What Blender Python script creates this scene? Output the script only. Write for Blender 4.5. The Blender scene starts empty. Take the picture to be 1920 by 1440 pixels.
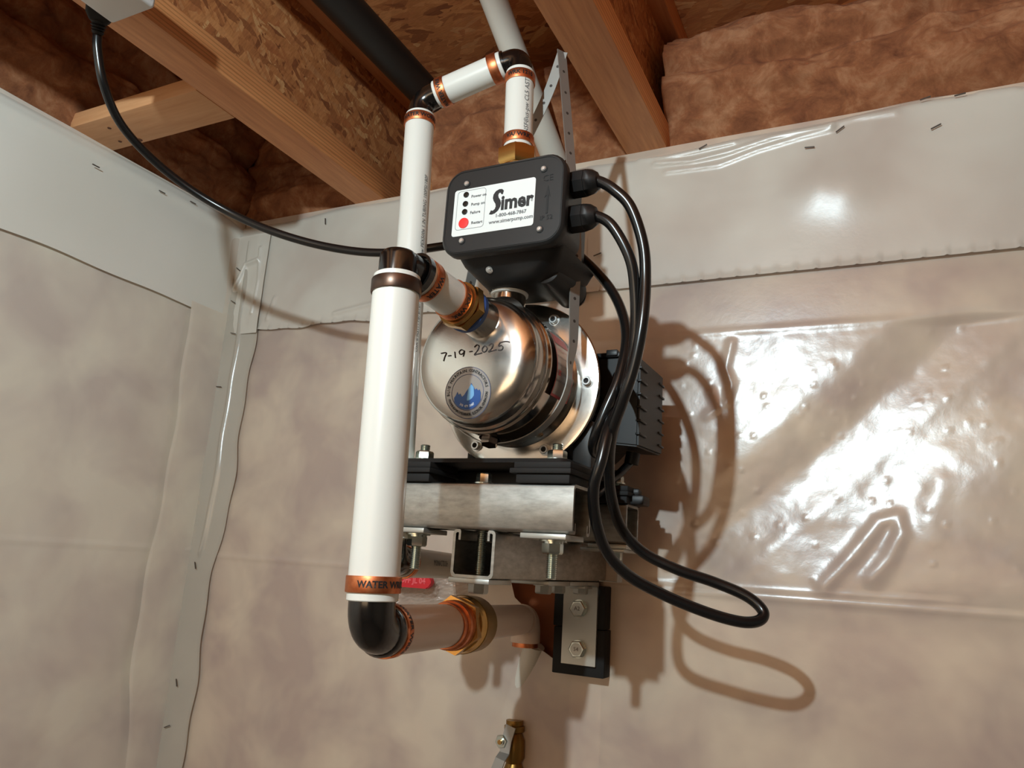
import bpy, bmesh, math, random
import numpy as np
from mathutils import Vector, Matrix
random.seed(7)
PI = math.pi
SC = bpy.context.scene
COL = SC.collection

# ------------------------------------------------------------------ camera
FPX = 1416.84
YAW, PITCH, ROLL = [math.radians(a) for a in (26.6913, 13.3265, 3.8121)]
_f = Vector((-math.sin(YAW)*math.cos(PITCH), math.cos(YAW)*math.cos(PITCH), math.sin(PITCH)))
_r = Vector((math.cos(YAW), math.sin(YAW), 0)); _u = _r.cross(_f)
R_ = _r*math.cos(ROLL) + _u*math.sin(ROLL); U_ = -_r*math.sin(ROLL) + _u*math.cos(ROLL)
cam = bpy.data.objects.new('camera', bpy.data.cameras.new('camera')); COL.objects.link(cam)
cam.matrix_world = Matrix(((R_.x, U_.x, -_f.x, 0), (R_.y, U_.y, -_f.y, 0), (R_.z, U_.z, -_f.z, 0), (0, 0, 0, 1)))
cam.data.sensor_width = 36; cam.data.lens = FPX/1920*36
cam.data.clip_start = .02; cam.data.clip_end = 50
SC.camera = cam

def P(px, py, y=None, z=None, x=None):
    """photo pixel -> world point on a plane of constant y (depth), z or x"""
    d = R_*((px-960)/FPX) + U_*((720-py)/FPX) + _f
    if y is not None: return d*(y/d.y)
    if z is not None: return d*(z/d.z)
    return d*(x/d.x)

# ------------------------------------------------------------------ world and light
w = bpy.data.worlds.new('world'); SC.world = w; w.use_nodes = True
w.node_tree.nodes['Background'].inputs[0].default_value = (.5, .4, .3, 1)
w.node_tree.nodes['Background'].inputs[1].default_value = .05
SC.view_settings.view_transform = 'Standard'; SC.view_settings.look = 'None'
SC.view_settings.gamma = 1; SC.view_settings.use_curve_mapping = False
SC.view_settings.exposure = 0.0
BULB = Vector((-.235, -.38, .475))
ld = bpy.data.lights.new('bulb_light', 'POINT'); ld.energy = 36.5; ld.color = (.75, .93, 1.0); ld.shadow_soft_size = .013
lo = bpy.data.objects.new('bulb_light', ld); lo.location = BULB; COL.objects.link(lo)
ld = bpy.data.lights.new('rear_fill', 'AREA'); ld.energy = 6.5; ld.color = (1, .70, .42); ld.shape = 'RECTANGLE'; ld.size = 1.2; ld.size_y = .5  # added warm fill from the room rear, stands for no known fixture
lo = bpy.data.objects.new('rear_fill', ld); lo.location = (-.3, -1.9, .0); lo.rotation_euler = (math.radians(100), 0, 0); COL.objects.link(lo)

# ------------------------------------------------------------------ materials
def lin(c):
    c = c/255
    return c/12.92 if c <= .04045 else ((c+.055)/1.055)**2.4
def rgb(r, g, b): return (lin(r), lin(g), lin(b), 1)
def mat(name, col, rough=.5, metal=0, **kw):
    m = bpy.data.materials.new(name); m.use_nodes = True
    b = m.node_tree.nodes['Principled BSDF']
    b.inputs['Base Color'].default_value = col; b.inputs['Roughness'].default_value = rough; b.inputs['Metallic'].default_value = metal
    for k, v in kw.items(): b.inputs[k.replace('_', ' ')].default_value = v
    return m
def nd(m, t, **kw):
    n = m.node_tree.nodes.new(t)
    for k, v in kw.items():
        if k in ('inp',):
            for a, b in v.items(): n.inputs[a].default_value = b
        else: setattr(n, k, v)
    return n
def lk(m, a, b): m.node_tree.links.new(a, b)
def coords(m, scale=(1, 1, 1), rot=(0, 0, 0)):
    t = nd(m, 'ShaderNodeTexCoord'); mp = nd(m, 'ShaderNodeMapping')
    g = nd(m, 'ShaderNodeNewGeometry')
    mp.inputs['Scale'].default_value = scale; mr = nd(m, 'ShaderNodeMapping'); mr.inputs['Rotation'].default_value = rot
    lk(m, g.outputs['Position'], mr.inputs['Vector']); lk(m, mr.outputs[0], mp.inputs['Vector'])
    m.node_tree.nodes.remove(t)
    return mp.outputs[0]
def noise(m, vec, scale, detail=4, rough=.55, dist=0):
    n = nd(m, 'ShaderNodeTexNoise'); lk(m, vec, n.inputs['Vector'])
    n.inputs['Scale'].default_value = scale; n.inputs['Detail'].default_value = detail
    n.inputs['Roughness'].default_value = rough; n.inputs['Distortion'].default_value = dist
    return n.outputs['Fac']
def ramp(m, fac, stops):
    r = nd(m, 'ShaderNodeValToRGB'); e = r.color_ramp.elements
    while len(e) < len(stops): e.new(.5)
    for i, (p, c) in enumerate(stops): e[i].position = p; e[i].color = c
    lk(m, fac, r.inputs[0]); return r.outputs[0]
def bump(m, fac, strength, dist):
    b = nd(m, 'ShaderNodeBump'); b.inputs['Strength'].default_value = strength; b.inputs['Distance'].default_value = dist
    lk(m, fac, b.inputs['Height']); lk(m, b.outputs[0], m.node_tree.nodes['Principled BSDF'].inputs['Normal'])
def base(m, sock): lk(m, sock, m.node_tree.nodes['Principled BSDF'].inputs['Base Color'])
def mix(m, a, b, fac, mode='MIX'):
    x = nd(m, 'ShaderNodeMix'); x.data_type = 'RGBA'; x.blend_type = mode
    for s, v in ((x.inputs[6], a), (x.inputs[7], b), (x.inputs[0], fac)):
        if hasattr(v, 'links'): lk(m, v, s)
        else: s.default_value = v
    return x.outputs[2]

def film_mat(name, c0, c1, alpha, rough=.30, scale=9, stretch=(1, 1, 1), spec=.9):
    m = mat(name, c0, rough); nt = m.node_tree; b = nt.nodes['Principled BSDF']
    v = coords(m, stretch)
    base(m, ramp(m, noise(m, v, scale, 3, .5, .3), [(.36, c0), (.66, c1)]))
    b.inputs['Specular IOR Level'].default_value = spec
    bump(m, noise(m, v, 150, 3, .6), .18, .0006)
    t = nd(m, 'ShaderNodeBsdfTransparent'); t.inputs[0].default_value = (.97, .95, .93, 1)
    s = nd(m, 'ShaderNodeMixShader'); s.inputs[0].default_value = alpha
    lk(m, t.outputs[0], s.inputs[1]); lk(m, b.outputs[0], s.inputs[2])
    lk(m, s.outputs[0], nt.nodes['Material Output'].inputs[0])
    return m
M = {}
M['film'] = film_mat('poly_film', rgb(200, 180, 168), rgb(234, 216, 194), .75, .26, 10)
M['film_left_lit'] = film_mat('poly_film_left_lit', rgb(224, 209, 197), rgb(248, 237, 218), .84, .42, 9, (1,1,1), .4)  # same film, colour lifted to stand in for light on the left wall
M['film_band'] = film_mat('poly_film_double', rgb(204, 192, 180), rgb(224, 219, 207), .86, .33, 6)
M['film_band_left_lit'] = film_mat('poly_film_double_left_lit', rgb(238, 233, 221), rgb(243, 238, 227), .93, .4, 5, (1,1,1), .4)  # doubled film, with extra light on the left painted into its colour
M['film_strip'] = film_mat('poly_film_strip', rgb(186, 178, 165), rgb(198, 190, 176), .84, .26, 5)
M['wrap'] = film_mat('clear_wrap', rgb(200, 180, 165), rgb(215, 195, 180), .35, .15, 40)

def ins_mat(name, stops, sc=26):
    m = mat(name, stops[1][1], .95); v = coords(m)
    base(m, ramp(m, noise(m, v, sc, 7, .68, .5), stops))
    n2 = noise(m, v, sc*6, 5, .7, 2)
    bump(m, n2, .35, .002)
    return m
M['insulation'] = ins_mat('fibreglass', [(.28, rgb(102, 55, 31)), (.5, rgb(147, 92, 58)), (.74, rgb(186, 137, 100))])
M['wall_ins'] = ins_mat('fibreglass_behind_film', [(.30, rgb(132, 102, 94)), (.5, rgb(196, 158, 138)), (.70, rgb(240, 216, 176))], 15)
M['stud'] = mat('stud_wood', rgb(240, 205, 180), .8)
M['hole'] = mat('cavity_board', rgb(136, 72, 34), .8)

def osb_mat(name, dark=1.0, rot=0, floor=False):
    m = mat(name, (.3, .2, .1, 1), .75)
    pal = [(.0, (132, 78, 42)), (.22, (174, 114, 68)), (.42, (186, 126, 76)), (.62, (200, 142, 92)), (.82, (168, 104, 60)), (1.0, (214, 168, 118))]
    pal = [(p, rgb(c[0]*dark, c[1]*dark*.95, c[2]*dark*.88)) for p, c in pal]
    outs = []
    for k, (sc, rt) in enumerate((((130, 150, 34), (.35, 0, 0)), ((130, 170, 44), (-.85, 0, 0)), ((110, 120, 38), (1.6, 0, 0)))):
        if floor: sc, rt = (sc[2]*.7, sc[1]*.6, 60), (0, 0, (.12, -.35, .5)[k])
        v = coords(m, sc, rt)
        nv = nd(m, 'ShaderNodeTexNoise'); nv.inputs['Scale'].default_value = .8; nv.inputs['Detail'].default_value = 3; lk(m, v, nv.inputs['Vector'])
        va = nd(m, 'ShaderNodeVectorMath', operation='MULTIPLY_ADD'); lk(m, nv.outputs['Color'], va.inputs[0]); va.inputs[1].default_value = (1.1,)*3; lk(m, v, va.inputs[2])
        vo = nd(m, 'ShaderNodeTexVoronoi'); lk(m, va.outputs[0], vo.inputs['Vector']); vo.inputs['Scale'].default_value = 1.0
        sp = nd(m, 'ShaderNodeSeparateColor'); lk(m, vo.outputs['Color'], sp.inputs[0])
        c = ramp(m, sp.outputs[k], [(p, q) for p, q in pal])
        for el in m.node_tree.nodes[-1:]: pass
        outs.append((c, sp.outputs[(k+1) % 3], vo.outputs['Distance']))
    def gt(s, t):
        n = nd(m, 'ShaderNodeMath', operation='GREATER_THAN'); lk(m, s, n.inputs[0]); n.inputs[1].default_value = t; return n.outputs[0]
    a = mix(m, outs[0][0], outs[1][0], gt(outs[1][1], .5)); a = mix(m, a, outs[2][0], gt(outs[2][1], .62))
    v = coords(m, (1, 1, 1))
    g = ramp(m, noise(m, coords(m, (60, 500, 500) if floor else (420, 420, 60), (0, 0, .15) if floor else (.4, 0, 0)), 1, 3, .7), [(.3, (.62, .55, .5, 1)), (.6, (1, 1, 1, 1))])
    a = mix(m, a, g, .7, 'MULTIPLY')
    base(m, a)
    h = mix(m, outs[0][1], outs[1][1], .5)
    bump(m, h, .35, .0025)
    return m
M['osb'] = osb_mat('osb_web')
M['osb_floor'] = osb_mat('osb_subfloor', 1.05, floor=True)
def wood_mat(name, c0, c1, grain=(40, 2.5, 40), lines=None):
    m = mat(name, c0, .6)
    v = coords(m, grain)
    f = noise(m, v, 4, 4, .6, .5)
    c = ramp(m, f, [(.3, c0), (.7, c1)])
    if lines:
        wv = nd(m, 'ShaderNodeTexWave', bands_direction=lines, wave_type='BANDS'); lk(m, coords(m), wv.inputs['Vector'])
        wv.inputs['Scale'].default_value = 60; wv.inputs['Distortion'].default_value = .6; wv.inputs['Detail'].default_value = 2
        c = mix(m, c, ramp(m, wv.outputs['Fac'], [(.0, (.45, .36, .28, 1)), (.45, (1, 1, 1, 1))]), .55, 'MULTIPLY')
    base(m, c); bump(m, f, .2, .001)
    return m
M['flange'] = wood_mat('lvl_flange', rgb(198, 129, 80), rgb(225, 157, 104))
M['flange_side'] = wood_mat('lvl_flange_side', rgb(214, 140, 84), rgb(238, 167, 107), lines='Z')
M['block'] = wood_mat('pine_block', rgb(205, 146, 98), rgb(220, 165, 118), (3, 40, 40))
M['pine'] = wood_mat('pine', rgb(190, 129, 84), rgb(206, 148, 102))
M['concrete'] = mat('concrete', rgb(150, 140, 128), .9)
M['drywall'] = mat('painted_wall', rgb(188, 178, 164), .9)

m = mat('stainless', rgb(206, 200, 192), .22, 1); v = coords(m, (1, 1, 1))
f = noise(m, v, 60, 4); rr = nd(m, 'ShaderNodeMapRange'); lk(m, f, rr.inputs[0]); rr.inputs[3].default_value = .14; rr.inputs[4].default_value = .26
lk(m, rr.outputs[0], m.node_tree.nodes['Principled BSDF'].inputs['Roughness']); bump(m, noise(m, coords(m, (900, 60, 900)), 1, 2), .03, .0005)
M['steel'] = m
M['polished'] = mat('polished_steel', rgb(190, 180, 168), .12, 1)
M['dark_steel'] = mat('dark_band_steel', rgb(120, 105, 95), .22, 1)
m = mat('galvanised', rgb(168, 164, 156), .42, 1); f = noise(m, coords(m, (14, 14, 40)), 5, 5, .6)
base(m, ramp(m, f, [(.25, rgb(150, 148, 142)), (.75, rgb(192, 190, 184))])); bump(m, noise(m, coords(m, (60, 400, 400)), 3, 3), .1, .0005)
M['galv'] = m
M['zinc'] = mat('zinc_plated', rgb(205, 212, 205), .25, 1)
M['zinc_cut'] = mat('zinc_plate', rgb(182, 182, 176), .4, .75)
M['strap'] = mat('strap_steel', rgb(158, 154, 148), .5, .65)
M['pex'] = mat('white_pipe', rgb(226, 225, 217), .3, Subsurface_Weight=0.0)
M['pvc'] = mat('grey_white_pvc', rgb(206, 200, 188), .4)
M['pex_peach'] = mat('peach_pipe', rgb(215, 190, 172), .35)  # peach pipe colour of the lower suction leg and stub
M['blk'] = mat('black_plastic', rgb(21, 20, 20), .45, Specular_IOR_Level=.4)
M['blk_gloss'] = mat('black_gloss_plastic', rgb(14, 12, 11), .16, Specular_IOR_Level=.8)
M['cover'] = mat('black_cover', rgb(33, 33, 33), .42, Specular_IOR_Level=.4)
M['emboss'] = mat('embossed_black', rgb(16, 15, 15), .7)
M['rubber'] = mat('rubber', rgb(30, 28, 27), .7, Specular_IOR_Level=.3)
M['cable'] = mat('cable_sheath', rgb(20, 19, 19), .25)
M['abs'] = mat('black_abs_pipe', rgb(22, 20, 18), .5)
m = mat('copper', rgb(205, 120, 78), .42, 1); base(m, ramp(m, noise(m, coords(m), 120, 3), [(.3, rgb(186, 100, 62)), (.7, rgb(224, 144, 98))])); M['copper'] = m
M['ring_dark'] = mat('blackened_ring', rgb(92, 74, 64), .35, .9)
M['brass'] = mat('brass', rgb(186, 146, 86), .27, 1)
M['brass_dull'] = mat('brass_cast', rgb(150, 116, 62), .42, 1)
M['blue'] = mat('blue_sealant', rgb(38, 66, 120), .5)
M['teflon'] = mat('teflon_tape', rgb(226, 224, 218), .6)
M['label'] = mat('label_white', rgb(226, 230, 228), .35)
M['ink'] = mat('ink_black', rgb(24, 24, 26), .5)
M['ink_grey'] = mat('ink_grey', rgb(96, 98, 100), .6)
M['ink_brown'] = mat('marker', rgb(50, 34, 28), .6)
M['red'] = mat('red_button', rgb(232, 52, 50), .4)
M['red_handle'] = mat('red_handle', rgb(206, 32, 44), .35)
M['red_text'] = mat('handle_print', rgb(232, 96, 104), .4)
M['led'] = mat('dark_lamp', rgb(24, 26, 24), .2)
M['sticker'] = mat('sticker_clear', rgb(160, 154, 150), .35, .6)
M['sticker_blue'] = mat('sticker_blue', rgb(44, 84, 150), .35, .2)
M['sticker_lblue'] = mat('sticker_light_blue', rgb(120, 176, 222), .35, .2)
M['sticker_ring'] = mat('sticker_ring', rgb(86, 92, 122), .4)
M['white_text'] = mat('white_print', rgb(225, 230, 235), .4)
M['warn_red'] = mat('warning_red', rgb(200, 48, 40), .4)
M['white_box'] = mat('white_plastic', rgb(214, 210, 206), .4)
M['staple'] = mat('staple_metal', rgb(95, 85, 78), .5, .6)
M['screw'] = mat('screw_steel', rgb(215, 215, 212), .3, .75)

# ------------------------------------------------------------------ object helpers
ROOT = {}
def tag(o, label, cat, group=None, kind=None):
    if label: o['label'] = label
    if cat: o['category'] = cat
    if group: o['group'] = group
    if kind: o['kind'] = kind
    return o
def thing(name, label, cat, loc, group=None, kind=None):
    o = bpy.data.objects.new(name, None); COL.objects.link(o); o.location = loc; o.empty_display_size = .02
    ROOT[o.name] = Vector(loc); return tag(o, label, cat, group, kind)
def link_mesh(name, me, mt, parent, smooth=True, loc=None):
    if parent is not None:
        off = ROOT[parent.name]
    else:
        vs = [v.co for v in me.vertices]
        off = Vector(loc) if loc is not None else Vector(((min(v.x for v in vs)+max(v.x for v in vs))/2, (min(v.y for v in vs)+max(v.y for v in vs))/2, min(v.z for v in vs)))
    me.transform(Matrix.Translation(-off))
    if smooth:
        me.shade_smooth()
        me.set_sharp_from_angle(angle=math.radians(38))
    me.materials.clear(); me.materials.append(M[mt] if isinstance(mt, str) else mt)
    o = bpy.data.objects.new(name, me); COL.objects.link(o)
    if parent is not None: o.parent = parent
    else: o.location = off
    ROOT[o.name] = off
    return o
def obj(name, bm, mt, parent=None, smooth=True, loc=None):
    bmesh.ops.remove_doubles(bm, verts=bm.verts, dist=1e-7)
    bmesh.ops.recalc_face_normals(bm, faces=bm.faces)
    me = bpy.data.meshes.new(name); bm.to_mesh(me); bm.free()
    return link_mesh(name, me, mt, parent, smooth, loc)
def B(): return bmesh.new()
def box(bm, x0, x1, y0, y1, z0, z1, bev=0, seg=2):
    t = bmesh.new(); bmesh.ops.create_cube(t, size=1)
    for v in t.verts: v.co = Vector((x0+(v.co.x+.5)*(x1-x0), y0+(v.co.y+.5)*(y1-y0), z0+(v.co.z+.5)*(z1-z0)))
    if bev: bmesh.ops.bevel(t, geom=t.edges[:], offset=bev, segments=seg, profile=.5, affect='EDGES')
    add(bm, t); return bm
def add(bm, t, mtx=None):
    if mtx is not None: bmesh.ops.transform(t, matrix=mtx, verts=t.verts)
    me = bpy.data.meshes.new('tmp'); t.to_mesh(me); t.free(); bm.from_mesh(me); bpy.data.meshes.remove(me)
def frame(ax):
    ax = Vector(ax).normalized(); up = Vector((0, 0, 1)) if abs(ax.z) < .9 else Vector((0, 1, 0))
    u = up.cross(ax).normalized(); return u, ax.cross(u), ax
def lathe(bm, o, ax, prof, seg=32, ph=0, cap=True):
    o = Vector(o); u, v, a = frame(ax); rings = []
    for s, r in prof:
        if r < 1e-6: rings.append([bm.verts.new(o+a*s)])
        else: rings.append([bm.verts.new(o+a*s+(u*math.cos(ph+2*PI*i/seg)+v*math.sin(ph+2*PI*i/seg))*r) for i in range(seg)])
    for A_, B_ in zip(rings, rings[1:]):
        if len(A_) == 1 and len(B_) == 1: continue
        for i in range(seg):
            j = (i+1) % seg
            if len(A_) == 1: bm.faces.new((A_[0], B_[i], B_[j]))
            elif len(B_) == 1: bm.faces.new((A_[i], A_[j], B_[0]))
            else: bm.faces.new((A_[i], A_[j], B_[j], B_[i]))
    if cap:
        for r_ in (rings[0], rings[-1]):
            if len(r_) > 2: bm.faces.new(r_)
    return bm
def cyl(bm, a, b, r, seg=28, ch=0):
    a, b = Vector(a), Vector(b); L = (b-a).length
    pr = [(0, r), (L, r)] if not ch else [(0, r-ch), (ch, r), (L-ch, r), (L, r-ch)]
    return lathe(bm, a, b-a, pr, seg)
def spline(pts, n=10):
    pts = [Vector(p) for p in pts]; q = [pts[0]*2-pts[1]]+pts+[pts[-1]*2-pts[-2]]; out = []
    for i in range(1, len(q)-2):
        for k in range(n):
            t = k/n; a, b, c, d = q[i-1:i+3]
            out.append(.5*((2*b)+(c-a)*t+(2*a-5*b+4*c-d)*t*t+(3*b-a-3*c+d)*t**3))
    out.append(pts[-1]); return out
def tube(bm, pts, r, seg=16):
    rings = []; n = len(pts); T = [(pts[min(i+1, n-1)]-pts[max(i-1, 0)]).normalized() for i in range(n)]
    u, v, _ = frame(T[0])
    for i in range(n):
        u = (u-T[i]*u.dot(T[i])).normalized(); v = T[i].cross(u); rr = r[i] if isinstance(r, (list, tuple)) else r
        rings.append([bm.verts.new(pts[i]+(u*math.cos(2*PI*k/seg)+v*math.sin(2*PI*k/seg))*rr) for k in range(seg)])
    for A_, B_ in zip(rings, rings[1:]):
        for i in range(seg): bm.faces.new((A_[i], A_[(i+1) % seg], B_[(i+1) % seg], B_[i]))
    bm.faces.new(rings[0]); bm.faces.new(rings[-1]); return bm
def ribbon(bm, pts, w, t, side):
    """flat strip of width w along side-vectors, thickness t"""
    rings = []; n = len(pts)
    for i in range(n):
        T = (pts[min(i+1, n-1)]-pts[max(i-1, 0)]).normalized(); s = Vector(side[i] if isinstance(side, list) else side); s = (s-T*s.dot(T)).normalized(); nn = T.cross(s)
        rings.append([bm.verts.new(pts[i]+s*a*w/2+nn*b*t/2) for a, b in ((-1, -1), (1, -1), (1, 1), (-1, 1))])
    for A_, B_ in zip(rings, rings[1:]):
        for i in range(4): bm.faces.new((A_[i], A_[(i+1) % 4], B_[(i+1) % 4], B_[i]))
    bm.faces.new(rings[0]); bm.faces.new(rings[-1]); return bm
def prism(bm, poly, f, d0, d1):
    """poly of (u,v); f(u,v,d) -> Vector"""
    a = [bm.verts.new(f(u, v, d0)) for u, v in poly]; b = [bm.verts.new(f(u, v, d1)) for u, v in poly]; n = len(poly)
    for i in range(n): bm.faces.new((a[i], a[(i+1) % n], b[(i+1) % n], b[i]))
    bm.faces.new(a); bm.faces.new(b[::-1]); return bm
def rrect(x0, x1, z0, z1, r, n=6):
    out = []
    for cx, cz, a0 in ((x1-r, z1-r, 0), (x0+r, z1-r, 90), (x0+r, z0+r, 180), (x1-r, z0+r, 270)):
        for k in range(n+1):
            a = math.radians(a0+90*k/n); out.append((cx+r*math.cos(a), cz+r*math.sin(a)))
    return out
def loft(bm, loops):
    R = [[bm.verts.new(p) for p in l] for l in loops]; n = len(R[0])
    for A_, B_ in zip(R, R[1:]):
        for i in range(n): bm.faces.new((A_[i], A_[(i+1) % n], B_[(i+1) % n], B_[i]))
    bm.faces.new(R[0]); bm.faces.new(R[-1]); return bm
def hexn(bm, o, ax, r, h, ph=0):
    """hexagon nut/head with chamfered corners; r across corners"""
    lathe(bm, o, ax, [(0, r), (h*.82, r), (h, r*.88)], 6, ph); return bm
def thread(bm, a, b, r, pitch=.0016, seg=14):
    a, b = Vector(a), Vector(b); L = (b-a).length; n = max(2, int(L/pitch)); pr = [(0, r*.8)]
    for i in range(n): pr += [((i+.5)*L/n, r), ((i+1)*L/n, r*.84)]
    return lathe(bm, a, b-a, pr, seg)
def washer(bm, o, ax, r, t=.0014): return lathe(bm, o, ax, [(0, r), (t, r)], 24)

def text_mesh(s, size, bold=0.0, shear=0.0, align='CENTER', sx=1.0, res=2):
    c = bpy.data.curves.new('txt', 'FONT'); c.body = s; c.size = size; c.offset = bold; c.shear = shear; c.align_x = align; c.align_y = 'CENTER'; c.resolution_u = res
    o = bpy.data.objects.new('txt', c); COL.objects.link(o)
    dg = bpy.context.evaluated_depsgraph_get(); me = bpy.data.meshes.new_from_object(o.evaluated_get(dg))
    COL.objects.unlink(o); bpy.data.objects.remove(o); bpy.data.curves.remove(c)
    for v in me.vertices: v.co.x *= sx
    return me
def text(name, s, size, f, mt, parent, **kw):
    me = text_mesh(s, size, **kw)
    for v in me.vertices: v.co = f(v.co.x, v.co.y)
    return link_mesh(name, me, mt, parent, smooth=False)
def flat(cx, y, cz): return lambda u, v: Vector((cx+u, y, cz+v))
def on_cyl(a, ax, r, along, th0, flip=1):
    """wrap text: u along axis, v around"""
    a = Vector(a); u_, v_, ax_ = frame(ax)
    return lambda u, v: a+ax_*(along+u*flip)+(u_*math.cos(th0-v*flip/r)+v_*math.sin(th0-v*flip/r))*r
def around(a, ax, r, s, th0, sg=1):
    a = Vector(a); u_, v_, ax_ = frame(ax)
    return lambda u, v: a+ax_*(s+v*sg)+(u_*math.cos(th0+sg*u/r)+v_*math.sin(th0+sg*u/r))*r
def ang_to(a, ax, target):
    """angle, in the lathe frame, of the direction towards a point"""
    u_, v_, ax_ = frame(ax); d = Vector(target)-Vector(a); return math.atan2(d.dot(v_), d.dot(u_))
CAM0 = Vector((0, 0, 0))

# value noise in numpy
_rng = np.random.RandomState(5); _tab = _rng.rand(256, 256)
def vn(x, y):
    xi = np.floor(x).astype(int); yi = np.floor(y).astype(int); fx = x-xi; fy = y-yi; fx = fx*fx*(3-2*fx); fy = fy*fy*(3-2*fy)
    g = lambda a, b: _tab[a % 256, b % 256]
    return (g(xi, yi)*(1-fx)+g(xi+1, yi)*fx)*(1-fy)+(g(xi, yi+1)*(1-fx)+g(xi+1, yi+1)*fx)*fy
def fbm(x, y, o=4, g=.5):
    s = 0; a = 1; t = 0
    for i in range(o): s = s+a*(vn(x*2**i+17*i, y*2**i+9*i)-.5); t += a; a *= g
    return s/t
def grid_mesh(name, X, Y, Z, mt, parent, keep=None, loc=None):
    n, m_ = X.shape; V_ = np.stack([X, Y, Z], -1).reshape(-1, 3)
    i, j = np.meshgrid(np.arange(n-1), np.arange(m_-1), indexing='ij'); a = (i*m_+j)
    F = np.stack([a, a+1, a+m_+1, a+m_], -1)
    F = F.reshape(-1, 4) if keep is None else F[keep]
    me = bpy.data.meshes.new(name); me.from_pydata(V_.tolist(), [], F.tolist()); me.update()
    me.shade_smooth()
    off = ROOT[parent.name] if parent is not None else Vector(loc)
    me.transform(Matrix.Translation(-off)); me.materials.append(M[mt])
    o = bpy.data.objects.new(name, me); COL.objects.link(o)
    if parent is not None: o.parent = parent
    else: o.location = off
    ROOT[o.name] = off; return o

W, XL, ZT = .87, -.98, .539
ZF = .78; FLOOR = -1.9
# ================================================================== SETTING
def struct(name, bm, mt, parent=None, **k):
    o = obj(name, bm, mt, parent, smooth=False, **k)
    if parent is None: o['kind'] = 'structure'
    return o
struct('floor', box(B(), -1.1, 2.4, -2.8, 1.05, FLOOR-.05, FLOOR), 'concrete')
struct('wall_right', box(B(), 2.3, 2.4, -2.8, 1.05, FLOOR, ZF), 'drywall')
struct('wall_front', box(B(), -1.1, 2.3, -2.8, -2.7, FLOOR, ZF), 'drywall')
wall = struct('wall_back', box(B(), -1.1, 2.3, .905, 1.0, FLOOR, ZT-.002), 'wall_ins')
for i, (x0, x1) in enumerate(((-.339, -.301), (-.98, -.93), (.48, .518))):
    struct('stud', box(B(), x0, x1, .877, .915, FLOOR, ZT-.004, .001), 'stud', wall)
struct('backing_board', box(B(), -.46, -.345, .896, .91, -.25, .02), 'hole', wall)
struct('top_plate', box(B(), -.98, 2.3, .878, 1.0, ZT-.04, ZT-.003, .001), 'pine', wall)
wl = struct('wall_left', box(B(), -1.1, -1.01, -2.8, .905, FLOOR, ZF), 'wall_ins')
for y0 in (-.6, -.2): struct('stud', box(B(), -1.01, XL-.004, y0, y0+.038, FLOOR, ZT-.04), 'stud', wl)
struct('top_plate', box(B(), -1.09, XL-.004, -2.7, .87, ZT-.04, ZT-.003), 'pine', wl)
ceil_ = struct('ceiling', box(B(), -1.1, 2.4, -2.8, 1.05, ZF, ZF+.02), 'osb_floor')
struct('rim_board', box(B(), -1.1, 2.3, .985, 1.01, ZT-.002, ZF), 'osb', ceil_)

# I-joists: two in view, the rest carry the ceiling on over the room
def joist(xc, label, y1=.984):
    t = thing('floor_joist', label, 'joist', (xc, -2.6, ZT), kind='structure')
    for z0, z1, nm in ((ZT, ZT+.038, 'bottom_flange'), (ZF-.038, ZF, 'top_flange')):
        f = obj(nm, box(B(), xc-.0275, xc+.0275, -2.69, y1, z0, z1, .002), 'flange', t)
        f.data.materials.append(M['flange_side'])
        for p in f.data.polygons:
            if abs(p.normal.x) > .9: p.material_index = 1
    obj('web', box(B(), xc-.005, xc+.005, -2.69, y1, ZT+.036, ZF-.036), 'osb', t, smooth=False)
    return t
joist(-.7105, 'timber I-joist with OSB web between the pine blocking and the black drain pipe')
joist(-.2625, 'timber I-joist that the perforated strap hangs from, right of the white vent pipe')
for k, xc in enumerate((.186, .634, 1.082, 1.53, 1.978)): joist(xc, 'timber I-joist over the room, number %s from the strap joist' % ('one', 'two', 'three', 'four', 'five')[k] if False else 'timber I-joist out over the open room, %s beyond the strap joist' % ('first', 'second', 'third', 'fourth', 'fifth')[k])

# pine blocking in the left bay
bm = B(); box(bm, XL, -.7385, .553, .617, ZT, ZT+.022, .0015)
blk = obj('blocking', bm, 'block'); tag(blk, 'pine block bridging from the left wall top to the first I-joist', 'wood block')
for (px, py, s) in ((262, 262, .006), (240, 258, .004), (225, 265, .004), (205, 240, .004)):
    p = P(px, py, z=ZT)
    lathe_bm = B(); lathe(lathe_bm, (p.x, p.y, ZT-.0006), (0, 0, 1), [(0, s*.6), (.001, s*.7)], 10)
    obj('knot', lathe_bm, mat('knot', rgb(96, 56, 32), .8), blk)

# ------------------------------------------------------------------ insulation
def batt(label, f, u0, u1, v0, v1, nrm, amp, nu, nv, fu, fv, name='insulation_batt'):
    u = np.linspace(u0, u1, nu); v = np.linspace(v0, v1, nv); U, V_ = np.meshgrid(u, v, indexing='ij')
    X, Y, Z = f(U, V_)
    d = fbm(U*fu, V_*fv, 5, .55)
    rdg = 1-np.abs(fbm(U*fu*1.1+5, V_*fv*1.3+3, 3, .5))*5
    lowf = np.clip((V_-v0)/.05, 0, 1)
    fold = np.exp(-((V_-.648-.01*np.sin(U*11))/.011)**2)
    h = lowf*(amp*(d*1.25+.14*np.clip(rdg, -1, 1)-.30*fold) + amp*.05*fbm(U*fu*9, V_*fv*12, 3, .5))
    X = X+nrm[0]*h; Y = Y+nrm[1]*h; Z = Z+nrm[2]*h
    o = grid_mesh(name, X, Y, Z, 'insulation', None, loc=(float(X.mean()), float(Y.mean()), float(Z.min())))
    return tag(o, label, 'insulation')
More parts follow.
